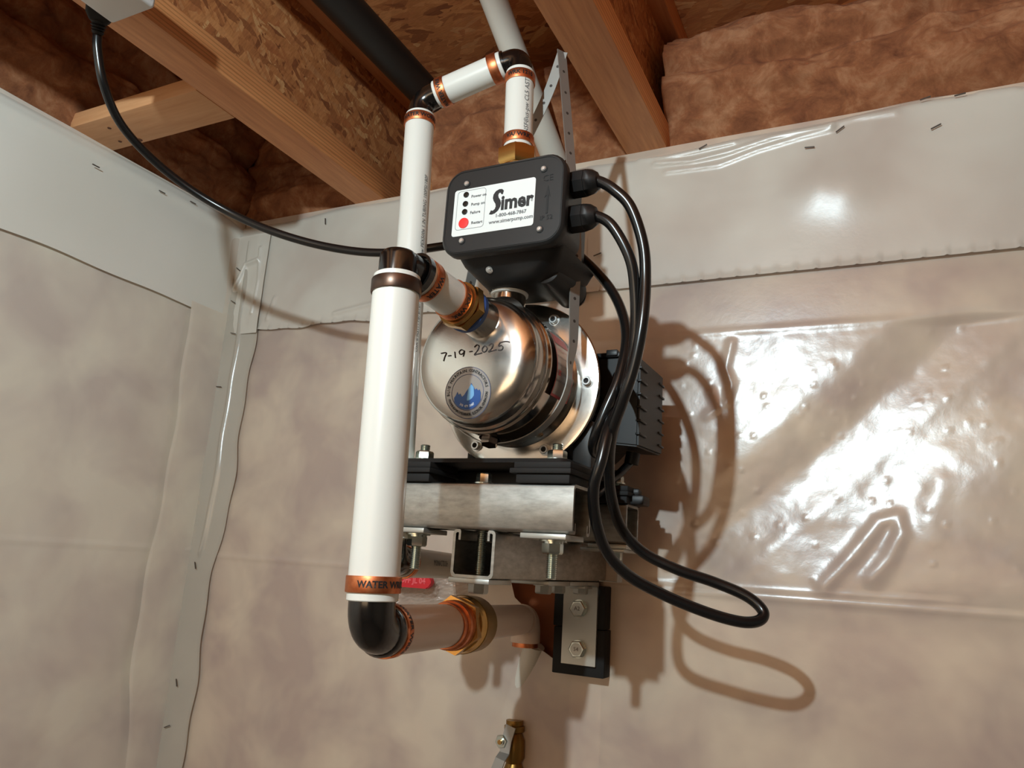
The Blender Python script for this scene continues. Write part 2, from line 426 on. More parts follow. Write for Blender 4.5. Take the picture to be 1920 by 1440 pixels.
def rim(u, v):   # rolls from the wall top up to the subfloor, bulging to the room
    t = (v-.53)/(.25); return u, .889-.035*np.sin(PI*np.clip(t, 0, 1))**.8+.02*t+.13*np.clip((t-.62)/.38, 0, 1)**2, v
batt('brown fibreglass batt stuffed above the right-hand sheet, right of the strap joist', rim, -.238, .80, .528, .78, (0, -1, .15), .05, 420, 110, 7, 14)
batt('brown fibreglass batt between the two I-joists above the pump', rim, -.60, -.288, .528, .72, (0, -1, .15), .03, 200, 110, 9, 14)
batt('dark brown fibreglass batt at the back of the left corner bay', rim, -.98, -.738, .528, .77, (0, -1, .15), .035, 150, 110, 8, 14)
batt('shadowed fibreglass batt lying along the top of the left wall', lambda u, v: (-.992+.0*v+.035*np.sin(PI*np.clip((v-.53)/.25, 0, 1)), u, v), -.8, .87, .528, .78, (1, 0, .1), .05, 420, 90, 7, 14)

# ================================================================== POLY SHEETS
ridges = []
def rid(pts, wd, amp):
    q = [P(a, b, y=W) for a, b in pts]; ridges.append(([(p.x, p.z) for p in q], wd, amp))
rid([(1545, 1100), (1600, 1040), (1650, 978), (1680, 970), (1690, 1000), (1665, 1050), (1635, 1085)], .0080, .0024)
rid([(1760, 900), (1745, 960), (1740, 1010)], .012, .0012)
rid([(1372, 640), (1360, 690), (1372, 720), (1362, 755)], .005, .0018)
rid([(1335, 735), (1345, 765), (1325, 780)], .005, .0018)
def ridge_h(X, Z, rl):
    h = np.zeros_like(X)
    for pts, wd, amp in rl:
        d = np.full(X.shape, 9.)
        for (x0, z0), (x1, z1) in zip(pts, pts[1:]):
            L = (x1-x0)**2+(z1-z0)**2; t = np.clip(((X-x0)*(x1-x0)+(Z-z0)*(z1-z0))/L, 0, 1)
            tt = np.hypot(X-x0-t*(x1-x0), Z-z0-t*(z1-z0)); d = np.minimum(d, tt)
        h += amp*np.exp(-(d/wd)**2)
    return h
def crease(Z, z0, amp, wd=.0035): return amp*np.exp(-((Z-z0)/wd)**2)
xs = np.concatenate([np.linspace(XL, .24, 440), np.linspace(.25, 2.29, 60)])
zs = np.concatenate([np.linspace(FLOOR, -.36, 40), np.linspace(-.35, ZT, 320)])
X, Z = np.meshgrid(xs, zs, indexing='ij')
def sstep(a, b, x): t = np.clip((x-a)/(b-a), 0, 1); return t*t*(3-2*t)
wr = sstep(-.34, -.18, X)*(1-sstep(.27, .29, Z))*sstep(-.05, .02, Z)
h = ridge_h(X, Z, ridges)*(1-sstep(.268, .282, Z))*sstep(-.03, .0, Z)
LA0, LB0 = P(1655, 632, y=W), P(1300, 960, y=W); ld_ = Vector((LA0.x-LB0.x, 0, LA0.z-LB0.z)).normalized()
S_ = (X-LA0.x)*ld_.z-(Z-LA0.z)*ld_.x; T_ = (X-LA0.x)*ld_.x+(Z-LA0.z)*ld_.z      # across and along the long diagonal fold
S_ = S_+.012*fbm(T_*7, S_*3, 2)
sl = np.array([(-.5, 0), (-.012, 0), (.004, -.15), (.034, -.17), (.048, .02), (.060, .10), (.082, .13), (.094, .02), (.104, .07), (.15, .12), (.185, .02), (.5, 0)])
sg = np.linspace(-.5, 1.5, 4000); hp = np.cumsum(np.interp(sg, sl[:, 0], sl[:, 1]))*(sg[1]-sg[0])
h += wr*sstep(.30, .16, X)*(np.interp(S_, sg, hp)*(1-.6*sstep(-.30, -.42, T_)))
h += wr*(.0050*fbm(X*8+3, Z*8, 2)*sstep(-.02, .05, S_)+.0022*fbm(X*15, Z*15, 3)+.0007*fbm(X*60, Z*60, 3))
h += .004*fbm(X*5, Z*5+7, 2)+crease(Z, .281, .0009, .004)+crease(Z, -.018, .0013, .003)+crease(Z, -.009+.004*X, .0010, .002)*sstep(-.5, -.2, X)*(1-sstep(.0, .1, X))
dim = _rng.rand(90, 3)   # tiny dimples pushed up by fibres
for a, b, c in dim:
    x0 = -.24+a*.42; z0 = .0+b*.27; h += .0012*np.exp(-(((X-x0)**2+(Z-z0)**2)/(.0016**2)))*(.4+c)
Yg = W-h
hole = [P(a, b, y=W) for a, b in ((957, 1086), (1056, 1086), (1053, 1262), (1044, 1240), (1020, 1222), (1000, 1210), (984, 1207), (990, 1175), (985, 1140), (965, 1120))]
cx = (X[:-1, :-1]+X[1:, 1:])/2; cz = (Z[:-1, :-1]+Z[1:, 1:])/2; ins = np.zeros(cx.shape, bool)
for i in range(len(hole)):
    a, b = hole[i], hole[i-1]
    ins ^= ((a.z > cz) != (b.z > cz)) & (cx < (b.x-a.x)*(cz-a.z)/(b.z-a.z+1e-12)+a.x)
near = (X > -.46) & (X < -.33) & (Z > -.14) & (Z < 0)
bx, bz, bd = X.copy(), Z.copy(), np.full(X.shape, 9.)
for i in range(len(hole)):
    a, b = hole[i], hole[i-1]; L_ = (b.x-a.x)**2+(b.z-a.z)**2
    t = np.clip(((X-a.x)*(b.x-a.x)+(Z-a.z)*(b.z-a.z))/L_, 0, 1); qx, qz = a.x+t*(b.x-a.x), a.z+t*(b.z-a.z); dd = np.hypot(X-qx, Z-qz)
    k_ = dd < bd; bx[k_] = qx[k_]; bz[k_] = qz[k_]; bd[k_] = dd[k_]
k_ = near & (bd < .0019); X = np.where(k_, bx, X); Z = np.where(k_, bz, Z)
back = grid_mesh('plastic_sheet', X, Yg, Z, 'film', None, keep=~ins, loc=(0, W, FLOOR))
tag(back, 'glossy translucent vapour-barrier sheet over pink insulation on the back wall behind the pump', 'plastic sheet')

# header band on the back wall: second layer, wavy top, hem pricked along the lower edge
def top_z(x): return .539+.003*np.sin(x*9+1)+.002*np.sin(x*31)
def band(label, x0, x1, zb, seed, rl, name='header_sheet'):
    xs = np.linspace(x0, x1, int((x1-x0)/.0028)); t = np.linspace(0, 1, 80); Xb, T = np.meshgrid(xs, t, indexing='ij')
    zb_ = zb(Xb); Zb = zb_+(top_z(Xb)-zb_)*T
    hb = .0045+.004*fbm(Xb*5+seed, Zb*6, 2)+ridge_h(Xb, Zb, rl)+.0018*np.exp(-((T)/.02)**2)
    hb += .0034*np.exp(-((T-.01)/.03)**2)*np.maximum(0, np.sin(Xb*2*PI/.0215))**10
    hb = hb+(-.012*np.clip((T-.93)/.07, 0, 1)**1.5)      # rolls back over the top plate
    return tag(grid_mesh(name, Xb, W-np.maximum(hb, -.006), Zb, 'film_band', None, loc=(x0, W, .345)), label, 'plastic sheet')
rl = []
for pts, wd, amp in (([(1200, 300), (1250, 298), (1320, 283), (1380, 270)], .003, .003), ([(1230, 310), (1300, 305), (1370, 288), (1450, 262), (1560, 240)], .0035, .0035), ([(1250, 325), (1350, 312), (1420, 285), (1500, 262), (1560, 248)], .003, .0025),
                     ([(1545, 352), (1580, 357)], .034, .0066), ([(1560, 240), (1600, 225), (1680, 215)], .004, .002), ([(1840, 172), (1900, 165)], .006, .003)):
    rl.append(([(P(a, b, y=W).x, P(a, b, y=W).z) for a, b in pts], wd, amp))
bR = band('whiter doubled header sheet along the wall top, right of the pump, with pricked lower hem', -.345, 2.28, lambda x: .347+0*x, 3, rl)
bL = band('short whitish header sheet on the back wall between the corner and the pump', -.975, -.338, lambda x: .339+.0018*np.sin(x*40)+.001*np.sin(x*95), 8,
          [([(P(a, b, y=W).x, P(a, b, y=W).z) for a, b in ((630, 590), (700, 572))], .003, .003), ([(P(a, b, y=W).x, P(a, b, y=W).z) for a, b in ((505, 600), (520, 560))], .003, .003)])
# corner strip: vertical overlap of both sheets
ts = np.linspace(0, 1, 30); zz = np.linspace(FLOOR, .50, 420); T, Zc = np.meshgrid(ts, zz, indexing='ij')
e0 = -.975+0*Zc; e1 = -.905+.003*np.sin(Zc*23)+.002*np.sin(Zc*61+1)-.016*sstep(.12, -.10, Zc)+.006*sstep(.0, .3, Zc)*0+.0*Zc
Xc = e0+(e1-e0)*T; hc = .004+.0018*np.exp(-((T-.45-.06*np.sin(Zc*7))/.05)**2)*(Zc > -.02)*2.2+.003*fbm(Xc*14, Zc*8, 3)+.0012*np.exp(-((1-T)/.05)**2)
tag(grid_mesh('corner_sheet', Xc, W-hc-.006*(1-T), Zc, 'film_strip', None, loc=(-.94, W, FLOOR)), 'whitish vertical overlap strip running down the wall corner left of the pump', 'plastic sheet')
# corner flap knot near the top
rk = [([(P(a, b, y=W).x, P(a, b, y=W).z) for a, b in ((492, 492), (470, 500), (448, 545))], .004, .005), ([(P(a, b, y=W).x, P(a, b, y=W).z) for a, b in ((497, 470), (492, 530), (480, 590))], .003, .003)]
xk, zk = np.meshgrid(np.linspace(-.972, -.90, 60), np.linspace(.335, .51, 120), indexing='ij')
hk = .0095+ridge_h(xk, zk, rk)+.004*fbm(xk*30, zk*14, 3)
tag(grid_mesh('corner_flap', xk, W-hk, zk, 'film_band', None, loc=(-.94, W, .335)), 'crumpled white plastic flap folded into the corner just under the ceiling', 'plastic sheet')

# left wall
ys = np.concatenate([np.linspace(-2.6, .1, 50), np.linspace(.12, .868, 260)]); zs2 = np.concatenate([np.linspace(FLOOR, -.36, 30), np.linspace(-.35, ZT, 260)])
Yl, Zl = np.meshgrid(ys, zs2, indexing='ij')
hl = .004+.007*fbm(Yl*5, Zl*5, 3)+.006*sstep(.80, .868, Yl)+crease(Zl, -.012, .0012, .003)+.0012*fbm(Yl*22, Zl*16, 3)
tag(grid_mesh('plastic_sheet', XL+hl, Yl, Zl, 'film_left_lit', None, loc=(XL, .4, FLOOR)), 'matt translucent vapour-barrier sheet over mottled insulation on the left wall', 'plastic sheet')
ys = np.linspace(-2.6, .866, 520); t = np.linspace(0, 1, 70); Yb, T = np.meshgrid(ys, t, indexing='ij')
zb_ = .362+.0018*np.sin(Yb*14)+.001*np.sin(Yb*37); tz = .541+.003*np.sin(Yb*11); Zb = zb_+(tz-zb_)*T
hb = .009+.004*fbm(Yb*5+3, Zb*8, 2)+.0035*np.exp(-((T-.86)/.05)**2)+.001*np.exp(-(T/.03)**2)-.012*np.clip((T-.93)/.07, 0, 1)**1.5
tag(grid_mesh('header_sheet', XL+hb, Yb, Zb, 'film_band_left_lit', None, loc=(XL, .4, .35)), 'bluish white doubled header sheet along the top of the left wall', 'plastic sheet')
zz = np.linspace(FLOOR, .37, 260); T, Zc = np.meshgrid(np.linspace(0, 1, 14), zz, indexing='ij')
y0c = .790+.004*np.sin(Zc*13)+.002*np.sin(Zc*43)+.03*sstep(-.1, -.5, Zc); Yc = y0c+(.866-y0c)*T
tag(grid_mesh('corner_sheet', XL+.011+.002*fbm(Yc*20, Zc*9, 3), Yc, Zc, 'film_left_lit', None, loc=(XL, .82, FLOOR)), 'pale lapped strip on the left wall beside the corner', 'plastic sheet')

# staples: one mesh copied
ROOT_ST = {}
def staples(parent, pts, side):
    o0 = None
    for q, tilt in pts:
        c, s = math.cos(tilt), math.sin(tilt)
        if o0 is None:
            bm = B(); box(bm, -.0055, .0055, -.0009, .0009, -.0006, .0006, .0003)
            me = bpy.data.meshes.new('staple'); bm.to_mesh(me); bm.free(); me.materials.append(M['staple']); o0 = me
        o = bpy.data.objects.new('staple', o0); COL.objects.link(o); o.parent = parent
        o.location = Vector(q)-ROOT[parent.name]
        o.rotation_euler = (0, tilt, 0) if side == 'b' else (tilt, 0, PI/2)
staples(bR, [(P(a, b, y=W-.009), t) for a, b, t in ((1575, 242, -.6), (1755, 237, -.4), (1518, 276, .1), (1318, 275, -.4), (1120, 477, -.3), (1800, 177, -.1), (1735, 184, -.2))], 'b')
staples(bL, [(P(a, b, y=W-.007), t) for a, b, t in ((498, 470, 1.5), (610, 415, 1.4))], 'b')
lefts = [o for o in COL.objects if o.name.startswith('header_sheet')][-1]
staples(lefts, [(P(a, b, x=XL+.016), t) for a, b, t in ((180, 311, -.1), (304, 360, .1), (362, 380, .1))], 'l')
fl = [o for o in COL.objects if o.name == 'corner_flap'][0]
staples(fl, [(P(a, b, y=W-.013), t) for a, b, t in ((447, 505, .6), (437, 566, .5), (437, 625, .2))], 'b')
cs = [o for o in COL.objects if o.name == 'corner_sheet'][0]
staples(cs, [(P(a, b, y=W-.012), t) for a, b, t in ((410, 725, .1), (366, 1060, 1.2), (331, 1280, 1.2), (313, 1362, -.4))], 'b')

# ================================================================== CEILING PIPES
bm = B(); cyl(bm, (-.603, -1.4, .688), (-.603, .93, .688), .0245, 32)
tag(obj('drain_pipe', bm, 'abs'), 'thick black plastic drain pipe running along the ceiling bay', 'pipe')
a, b = P(925, -3, z=.70), P(1037, 292, y=.868)
d = (b-a).normalized(); bm = B(); cyl(bm, a-d*.5, b+d*.01, .0172, 32)
tag(obj('vent_pipe', bm, 'pvc'), 'greyish white plastic pipe slanting down behind the discharge pipe into the wall top', 'pipe')

# ================================================================== PLUMBING
def ring(pr, a, ax, s, r, mt='copper', wdt=.010, txt=None, th=None, sg=1):
    bm = B(); r2 = r+.0014
    lathe(bm, Vector(a)+Vector(ax)*s, ax, [(0, r+.0002), (0, r2-.0003), (.0006, r2), (wdt-.0006, r2), (wdt, r2-.0003), (wdt, r+.0002)], 40, cap=False)
    o = obj('crimp_ring', bm, mt, pr)
    if txt:
        text('ring_print', txt, .0062, around(Vector(a)+Vector(ax)*(s+wdt/2), ax, r2+.00015, 0, th, sg), 'ink', o, bold=.0002)
    return o
def pipe(pr, a, b, r, mt='pex', name='pipe_section'):
    bm = B(); cyl(bm, a, b, r, 40, .0006); return obj(name, bm, mt, pr)
def elbow(pr, corner, d1, d2, r, leg1, leg2, mt='blk_gloss', collar=None):
    """d1,d2: unit directions out of the corner"""
    corner, d1, d2 = Vector(corner), Vector(d1).normalized(), Vector(d2).normalized(); R = r*1.15
    p = [corner+d1*leg1]
    n = 10
    A_, C_ = corner+d1*R, corner+d2*R
    for k in range(n+1):
        t = k/n; p.append(A_*(1-t)**2+corner*2*t*(1-t)+C_*t*t)
    p.append(corner+d2*leg2)
    bm = B(); tube(bm, p, r, 28)
    if collar:
        for d, l in ((d1, leg1), (d2, leg2)): lathe(bm, corner+d*(l-.003), d, [(0, r), (0, collar), (.0025, collar), (.0025, r)], 32, cap=False)
    return obj('elbow', bm, mt, pr)
# ---- suction side, the large pipe nearest the camera
tp = P(745, 519, y=.44); bt = P(698, 1127, y=.44)
sp = thing('suction_pipe', 'large white suction pipe assembly in front of the pump with black elbows and brass union', 'pipe', bt)
RB = .0176
axv = (bt-tp).normalized(); Lp = (bt-tp).length
pipe(sp, tp, bt, RB)
ring(sp, tp, axv, .004, RB, 'ring_dark', .0105)
th_cam = ang_to(bt, axv, CAM0)
ring(sp, tp, axv, Lp-.0165, RB, 'copper', .0110, 'WATER WRKS', th_cam-.45, -1)
inA = tp-axv*.0125                                # upper elbow corner
port_end = Vector((-.309, .560, .2035))
d2 = (port_end-inA).normalized()
e = elbow(sp, inA, axv, d2, .0132, .014, .024, 'blk_gloss')
bm = B(); lathe(bm, inA, axv, [(-.0078, .0090), (-.0066, .0122), (-.0045, .0138), (-.002, .0143), (.0125, .0148)], 36); obj('elbow_barrel', bm, 'blk_gloss', sp)
bm = B(); lathe(bm, inA, d2, [(.019, .0150), (.019, .0172), (.0245, .0172), (.0245, .013)], 36, cap=False); obj('elbow_collar', bm, 'blk_gloss', sp)
L2 = (port_end-inA).length
pipe(sp, inA+d2*.0245, inA+d2*.076, .0158)
ring(sp, inA, d2, .0285, .0158, 'copper', .0085, 'WATER', ang_to(inA, d2, CAM0))
ring(sp, inA, d2, .0650, .0158, 'copper', .0085, 'PEX WRK', ang_to(inA, d2, CAM0))
bm = B(); lathe(bm, inA, d2, [(.075, .0150), (.075, .0195), (.078, .0200), (.080, .0180)], 36); hexn(bm, inA+d2*.080, d2, .0215, .0095, .3); obj('brass_adapter', bm, 'brass', sp)
bm = B(); lathe(bm, inA, d2, [(.0885, .0186), (.090, .0196), (.0945, .0192), (.0955, .0175)], 40); obj('sealant_ring', bm, 'blue', sp)
# lower leg to the wall
lo_c = bt+axv*.020; wall_pt = P(985, 1161, y=.84)
d3 = (wall_pt-lo_c).normalized()
elbow(sp, lo_c, -axv, d3, .0160, .021, .021, 'blk_gloss')
bm = B(); lathe(bm, lo_c, d3, [(.014, .0160), (.0165, .0178), (.0215, .0178), (.0215, .013)], 36, cap=False); obj('elbow_collar', bm, 'blk_gloss', sp)
def s_at(y): return (y-lo_c.y)/d3.y
pipe(sp, lo_c+d3*.022, lo_c+d3*s_at(.600), RB, 'pex_peach')
ring(sp, lo_c, d3, .0235, RB, 'copper', .0085, 'WATER WRKS', ang_to(lo_c, d3, CAM0))
s0 = s_at(.590)
ring(sp, lo_c, d3, s0-.012, RB, 'copper', .0080)
bm = B(); lathe(bm, lo_c, d3, [(s0-.003, .0180), (s0-.002, .0205), (s0+.003, .0208), (s0+.004, .0190), (s0+.006, .0212), (s0+.009, .0212), (s0+.011, .0200)], 40)
obj('union_ring', bm, 'copper', sp)
bm = B(); hexn(bm, lo_c+d3*(s0+.009), d3, .0252, .013, .35); lathe(bm, lo_c, d3, [(s0+.02, .0235), (s0+.024, .0245), (s0+.026, .0235), (s0+.030, .0250)], 36); obj('brass_union', bm, 'brass', sp)
bm = B(); lathe(bm, lo_c, d3, [(s0+.029, .0235), (s0+.031, .0255), (s0+.060, .0250), (s0+.068, .0215), (s0+.070, .0180)], 40); obj('brass_reducer', bm, 'brass_dull', sp)
pipe(sp, lo_c+d3*(s0+.066), lo_c+d3*s_at(.815), .0165, 'pex_peach')
endp = lo_c+d3*s_at(.845)
elbow(sp, endp, -d3, (0, 0, -1), .0172, .022, .026, 'pex_peach')
bm = B(); lathe(bm, endp, (0, 0, -1), [(.024, .0125), (.024, .0150), (.031, .0150), (.031, .0125)], 24); obj('crimp_ring', bm, 'copper', sp)

# ---- discharge side
dp = thing('discharge_pipe', 'smaller white discharge pipe looping up from the controller, across and down the left', 'pipe', (-.39, .59, .0))
A1, A0 = P(976, 118, y=.603), P(971, 283, y=.603); A0 = Vector((A0.x, .603, A0.z)); ax1 = (A1-A0).normalized()
RS = .0144; RL = .0152
Cc1 = A1+ax1*.006
B1, B0 = P(789, 200, y=.592), P(737, 1010, y=.592); ax2 = (B1-B0).normalized(); Cc2 = B1+ax2*.006
hx = (Cc2-Cc1).normalized()
pipe(dp, A0, A1-ax1*.012, RS); LA = (A1-A0).length-.012
tA = ang_to(A0, ax1, CAM0)
ring(dp, A0, ax1, .0045, RS, txt='VA/ WRK', th=tA); ring(dp, A0, ax1, LA-.0145, RS, txt='WRK 1210', th=tA)
text('pipe_print', 'cNSF®us-pw CL5 ASTM F', .0072, on_cyl(A0, ax1, RS+.0002, LA*.53, tA+.55, 1), 'ink_grey', dp, sx=.98)
elbow(dp, Cc1, -ax1, hx, .0125, .016, .018, 'blk_gloss')
bm = B(); lathe(bm, Cc1, hx, [(.0165, .0125), (.0165, .0142), (.0185, .0142), (.0185, .0125)], 32, cap=False); lathe(bm, Cc1, -ax1, [(.0155, .0125), (.0155, .0136), (.0175, .0136), (.0175, .0125)], 32, cap=False); obj('elbow_collar', bm, 'blk_gloss', dp)
ha, hb_ = Cc1+hx*.019, Cc2-hx*.019; LH = (hb_-ha).length
pipe(dp, ha, hb_, RS)
tH = ang_to(ha, hx, CAM0)
ring(dp, ha, hx, .004, RS); ring(dp, ha, hx, LH-.0135, RS, txt='WATER WRK', th=tH)
elbow(dp, Cc2, -hx, -ax2, .0130, .019, .017, 'blk_gloss')
pipe(dp, B1-ax2*.011, B0, RL); LB = (B1-B0).length
tB = ang_to(B0, ax2, CAM0)
ring(dp, B0, ax2, LB-.011-.0135, RL, txt='WATER WORKS', th=tB)
text('pipe_print', 'USA 6 ASTM F876/F877 CL5 SDR9 cNSF®us-pw PEX5006 1 IN TUBING 100PSI/180F', .0060, on_cyl(B0, ax2, RL+.0002, LB*.60, tB+.75, 1), 'ink_grey', dp, sx=.9)
B00 = B0-ax2*.02
far = P(868, 1063, y=.862); dL = (far-B00).normalized()
elbow(dp, B00, ax2, dL, .0130, .022, .026, 'blk_gloss')
pipe(dp, B00+dL*.026, far, .0146, 'pvc', 'pipe_section')
ring(dp, B00, dL, .030, .0146)
text('pipe_print', 'MONACTDCH', .0085, on_cyl(B00, dL, .0149, .12, ang_to(B00, dL, CAM0)-.1, 1), 'ink_grey', dp)
bm = B(); lathe(bm, A0, -ax1, [(-.001, .0150), (.001, .0150), (.001, .0172), (.003, .0172)], 36); hexn(bm, A0-ax1*.002, -ax1, .0205, .018, .2); lathe(bm, A0-ax1*.02, -ax1, [(0, .0165), (.032, .0165)], 32)
obj('brass_adapter', bm, 'brass', dp)

# ---- branch behind the sheet with the two ball valves
v1 = thing('ball_valve', 'ball valve with short red lever behind the large white pipe', 'valve', P(745, 1085, y=.86))
c = P(742, 1072, y=.862); bm = B(); lathe(bm, c+Vector((-.03, 0, 0)), (1, 0, 0), [(0, .012), (.012, .012), (.012, .016), (.02, .0175), (.035, .0175), (.042, .014), (.05, .014)], 20); cyl(bm, c, c+Vector((0, -.022, -.008)), .006, 14)
obj('valve_body', bm, 'brass_dull', v1)
hA, hB = P(738, 1086, y=.838), P(808, 1091, y=.838); u = (hB-hA).normalized(); nz = Vector((0, 0, 1))
pl = [(a, b) for a, b in rrect(0, (hB-hA).length, -.0088, .0078, .0072, 6)]
bm = B(); prism(bm, pl, lambda a, b, d: hA+u*a+nz*b+Vector((0, d, 0)), 0, .008); bmesh.ops.bevel(bm, geom=bm.edges[:], offset=.0012, segments=2, affect='EDGES')
hd = obj('lever', bm, 'red_handle', v1)
text('lever_print', 'OFF JL 04', .0095, lambda a, b: hA+u*(a+.029)+nz*b+Vector((0, -.0003, 0)), 'red_text', hd, bold=.0004)
# crumpled clear wrap round that branch
ux, vx = np.meshgrid(np.linspace(0, 1, 70), np.linspace(0, 1, 50), indexing='ij')
q0, q1, q2, q3 = [np.array(P(a, b, y=.862)) for a, b in ((742, 1062), (742, 1135), (880, 1062), (880, 1122))]
Q = (q0[None, None]*(1-ux)[..., None]+q2[None, None]*ux[..., None])*(1-vx)[..., None]+(q1[None, None]*(1-ux)[..., None]+q3[None, None]*ux[..., None])*vx[..., None]
hh = .012*np.abs(fbm(ux*9+vx*5, vx*6, 4, .6))*2+.008*np.sin(PI*ux)*np.sin(PI*vx)
tag(grid_mesh('plastic_wrap', Q[..., 0], Q[..., 1]-hh, Q[..., 2], 'wrap', None, loc=tuple(q1)), 'crumpled clear plastic gathered behind the red lever', 'plastic sheet')

rp = thing('riser_pipe', 'dim grey riser pipe seen through the sheet under the wall opening', 'pipe', (endp.x, .887, -.3))
bm = B(); cyl(bm, (endp.x+.0, .873, endp.z-.031), P(958, 1345, y=.890), .0125, 24); obj('pipe_section', bm, 'pvc', rp)
bm = B(); p = P(965, 1235, y=.884); cyl(bm, p+Vector((-.026, 0, 0)), p+Vector((.026, 0, 0)), .009, 20); obj('tee', bm, mat('grey_fitting', rgb(120, 116, 108), .5), rp)
# lower valve poking through
v2 = thing('ball_valve', 'steel lever ball valve on a brass body at the bottom edge below the wall bracket', 'valve', P(950, 1400, y=.86))
bm = B(); p = P(965, 1350, y=.866); q = P(962, 1480, y=.866); lathe(bm, p, q-p, [(0, .010), (.006, .010), (.006, .012), (.012, .012), (.014, .009), (.022, .0125), (.04, .0125), (.046, .009), (.056, .013), (.09, .013)], 20)
obj('valve_body', bm, 'brass_dull', v2)
c = P(946, 1388, y=.852); bm = B()
pts = [P(958, 1362, y=.846), P(950, 1388, y=.845), P(946, 1412, y=.843), P(938, 1424, y=.835), P(930, 1445, y=.833), P(922, 1480, y=.832)]
ribbon(bm, pts, .0125, .0018, (1, 0, 0)); obj('lever', bm, 'strap', v2)
bm = B(); hexn(bm, c+Vector((0, -.004, 0)), (0, -1, 0), .0078, .006, .2); washer(bm, c+Vector((0, -.0105, 0)), (0, -1, 0), .004); obj('nut', bm, 'zinc', v2)
bm = B(); cyl(bm, c+Vector((0, -.010, 0)), c+Vector((0, -.0135, 0)), .0026, 12); obj('stem', bm, 'brass', v2)
bm = B(); cyl(bm, c+Vector((0, .016, 0)), c+Vector((0, -.003, 0)), .0052, 12); obj('stem_housing', bm, 'brass_dull', v2)

# ================================================================== PRESSURE CONTROLLER
X0, X1, Z0, Z1, YF = -.3535, -.2335, .2645, .3500, .540
pc = thing('pressure_controller', 'black pump pressure controller box with white label, mounted over the pump', 'controller', (-.2935, .60, .25))
def yl(poly, y): return [Vector((a, y, b)) for a, b in poly]
def rr_(i, r): return rrect(X0+i, X1-i, Z0+i, Z1-i, r)
bm = B(); loft(bm, [yl(rr_(.0022, .0165), YF), yl(rr_(.0004, .018), YF+.0018), yl(rr_(0, .0182), YF+.004), yl(rr_(0, .0182), YF+.0095), yl(rr_(.001, .0175), YF+.0105)])
cov = obj('cover', bm, 'cover', pc)
bm = B(); outer, inner = rr_(.0028, .016), rr_(.0036, .0152)
A_ = [bm.verts.new((a, YF-.0006, b)) for a, b in outer]; B_ = [bm.verts.new((a, YF-.0006, b)) for a, b in inner]
for i in range(len(A_)): bm.faces.new((A_[i], A_[(i+1) % len(A_)], B_[(i+1) % len(A_)], B_[i]))
bmesh.ops.solidify(bm, geom=bm.faces[:], thickness=.0006); obj('cover_rim', bm, 'cover', cov)
def lp(x0, x1, z0, z1, r, y): return yl(rrect(x0, x1, z0, z1, r), y)
bm = B(); loft(bm, [lp(X0+.0025, X1-.0025, Z0+.0025, Z1-.002, .016, YF+.0105), lp(X0+.003, X1-.003, Z0+.003, Z1-.002, .016, YF+.015), lp(X0+.0045, X1-.0045, Z0+.004, Z1-.003, .014, YF+.050), lp(X0+.0065, X1-.0065, Z0+.006, Z1-.005, .012, YF+.0515)])
hs = obj('housing', bm, 'blk', pc)
bm = B(); loft(bm, [lp(X0+.010, X1-.020, Z0+.006, Z1-.010, .012, YF+.0512), lp(X0+.014, X1-.024, Z0+.008, Z1-.014, .012, YF+.112)]); obj('rear_body', bm, 'blk', pc)
bm = B()   # lower body with the flow passage, and the switch barrel beside it
loft(bm, [[Vector((a, b, .273)) for a, b in rrect(-.346, -.241, .553, .645, .010)], [Vector((a, b, .264)) for a, b in rrect(-.342, -.246, .558, .645, .012)], [Vector((a, b, .2525)) for a, b in rrect(-.332, -.262, .572, .642, .016)], [Vector((a, b, .2480)) for a, b in rrect(-.328, -.275, .580, .632, .015)]])
obj('lower_body', bm, 'blk', pc)
bm = B(); lathe(bm, (-.268, .583, .262), (.05, 1, -.06), [(0, .006), (.004, .0135), (.035, .0150), (.060, .0155), (.064, .012), (.066, .013), (.072, .010)], 28); obj('switch_barrel', bm, 'blk', pc)
# label
LX0, LX1, LZ0, LZ1 = -.3425, -.2612, .2830, .3287
bm = B(); prism(bm, rrect(LX0, LX1, LZ0, LZ1, .0026, 4), lambda a, b, d: Vector((a, YF-d, b)), -.0005, .0006)
lb = obj('label_plate', bm, 'label', pc, smooth=False)
yt = YF-.0008
o2, i2 = rrect(LX0+.0032, LX0+.0325, LZ0+.0058, LZ1-.0016, .003, 4), rrect(LX0+.0035, LX0+.0322, LZ0+.0061, LZ1-.0019, .0028, 4)
bm = B(); A_ = [bm.verts.new((a, yt, b)) for a, b in o2]; B_ = [bm.verts.new((a, yt, b)) for a, b in i2]
for i in range(len(A_)): bm.faces.new((A_[i], A_[(i+1) % len(A_)], B_[(i+1) % len(A_)], B_[i]))
obj('printed_frame', bm, 'ink_grey', lb, smooth=False)
for k, (px, py, s) in enumerate(((875, 366, 'Power on'), (873.5, 383, 'Pump on'), (872, 398, 'Failure'), (870, 419, 'Restart'))):
    p = P(px, py, y=YF); r = .0050 if k == 3 else .0027
    bm = B(); lathe(bm, (p.x, YF-.0005, p.z), (0, -1, 0), [(0, r+.0002), (.0008, r), (.0011, r*.6), (.0011, 0)], 24)
    o = obj('restart_button' if k == 3 else 'indicator_lamp', bm, 'red' if k == 3 else 'led', lb)
    p2 = P((884.5, 884, 882, 884)[k], (369.5, 384.5, 400, 419)[k], y=YF)
    text('printed_text', s, .0039, flat(p2.x, yt, p2.z), 'ink', lb, align='LEFT', bold=.00005)
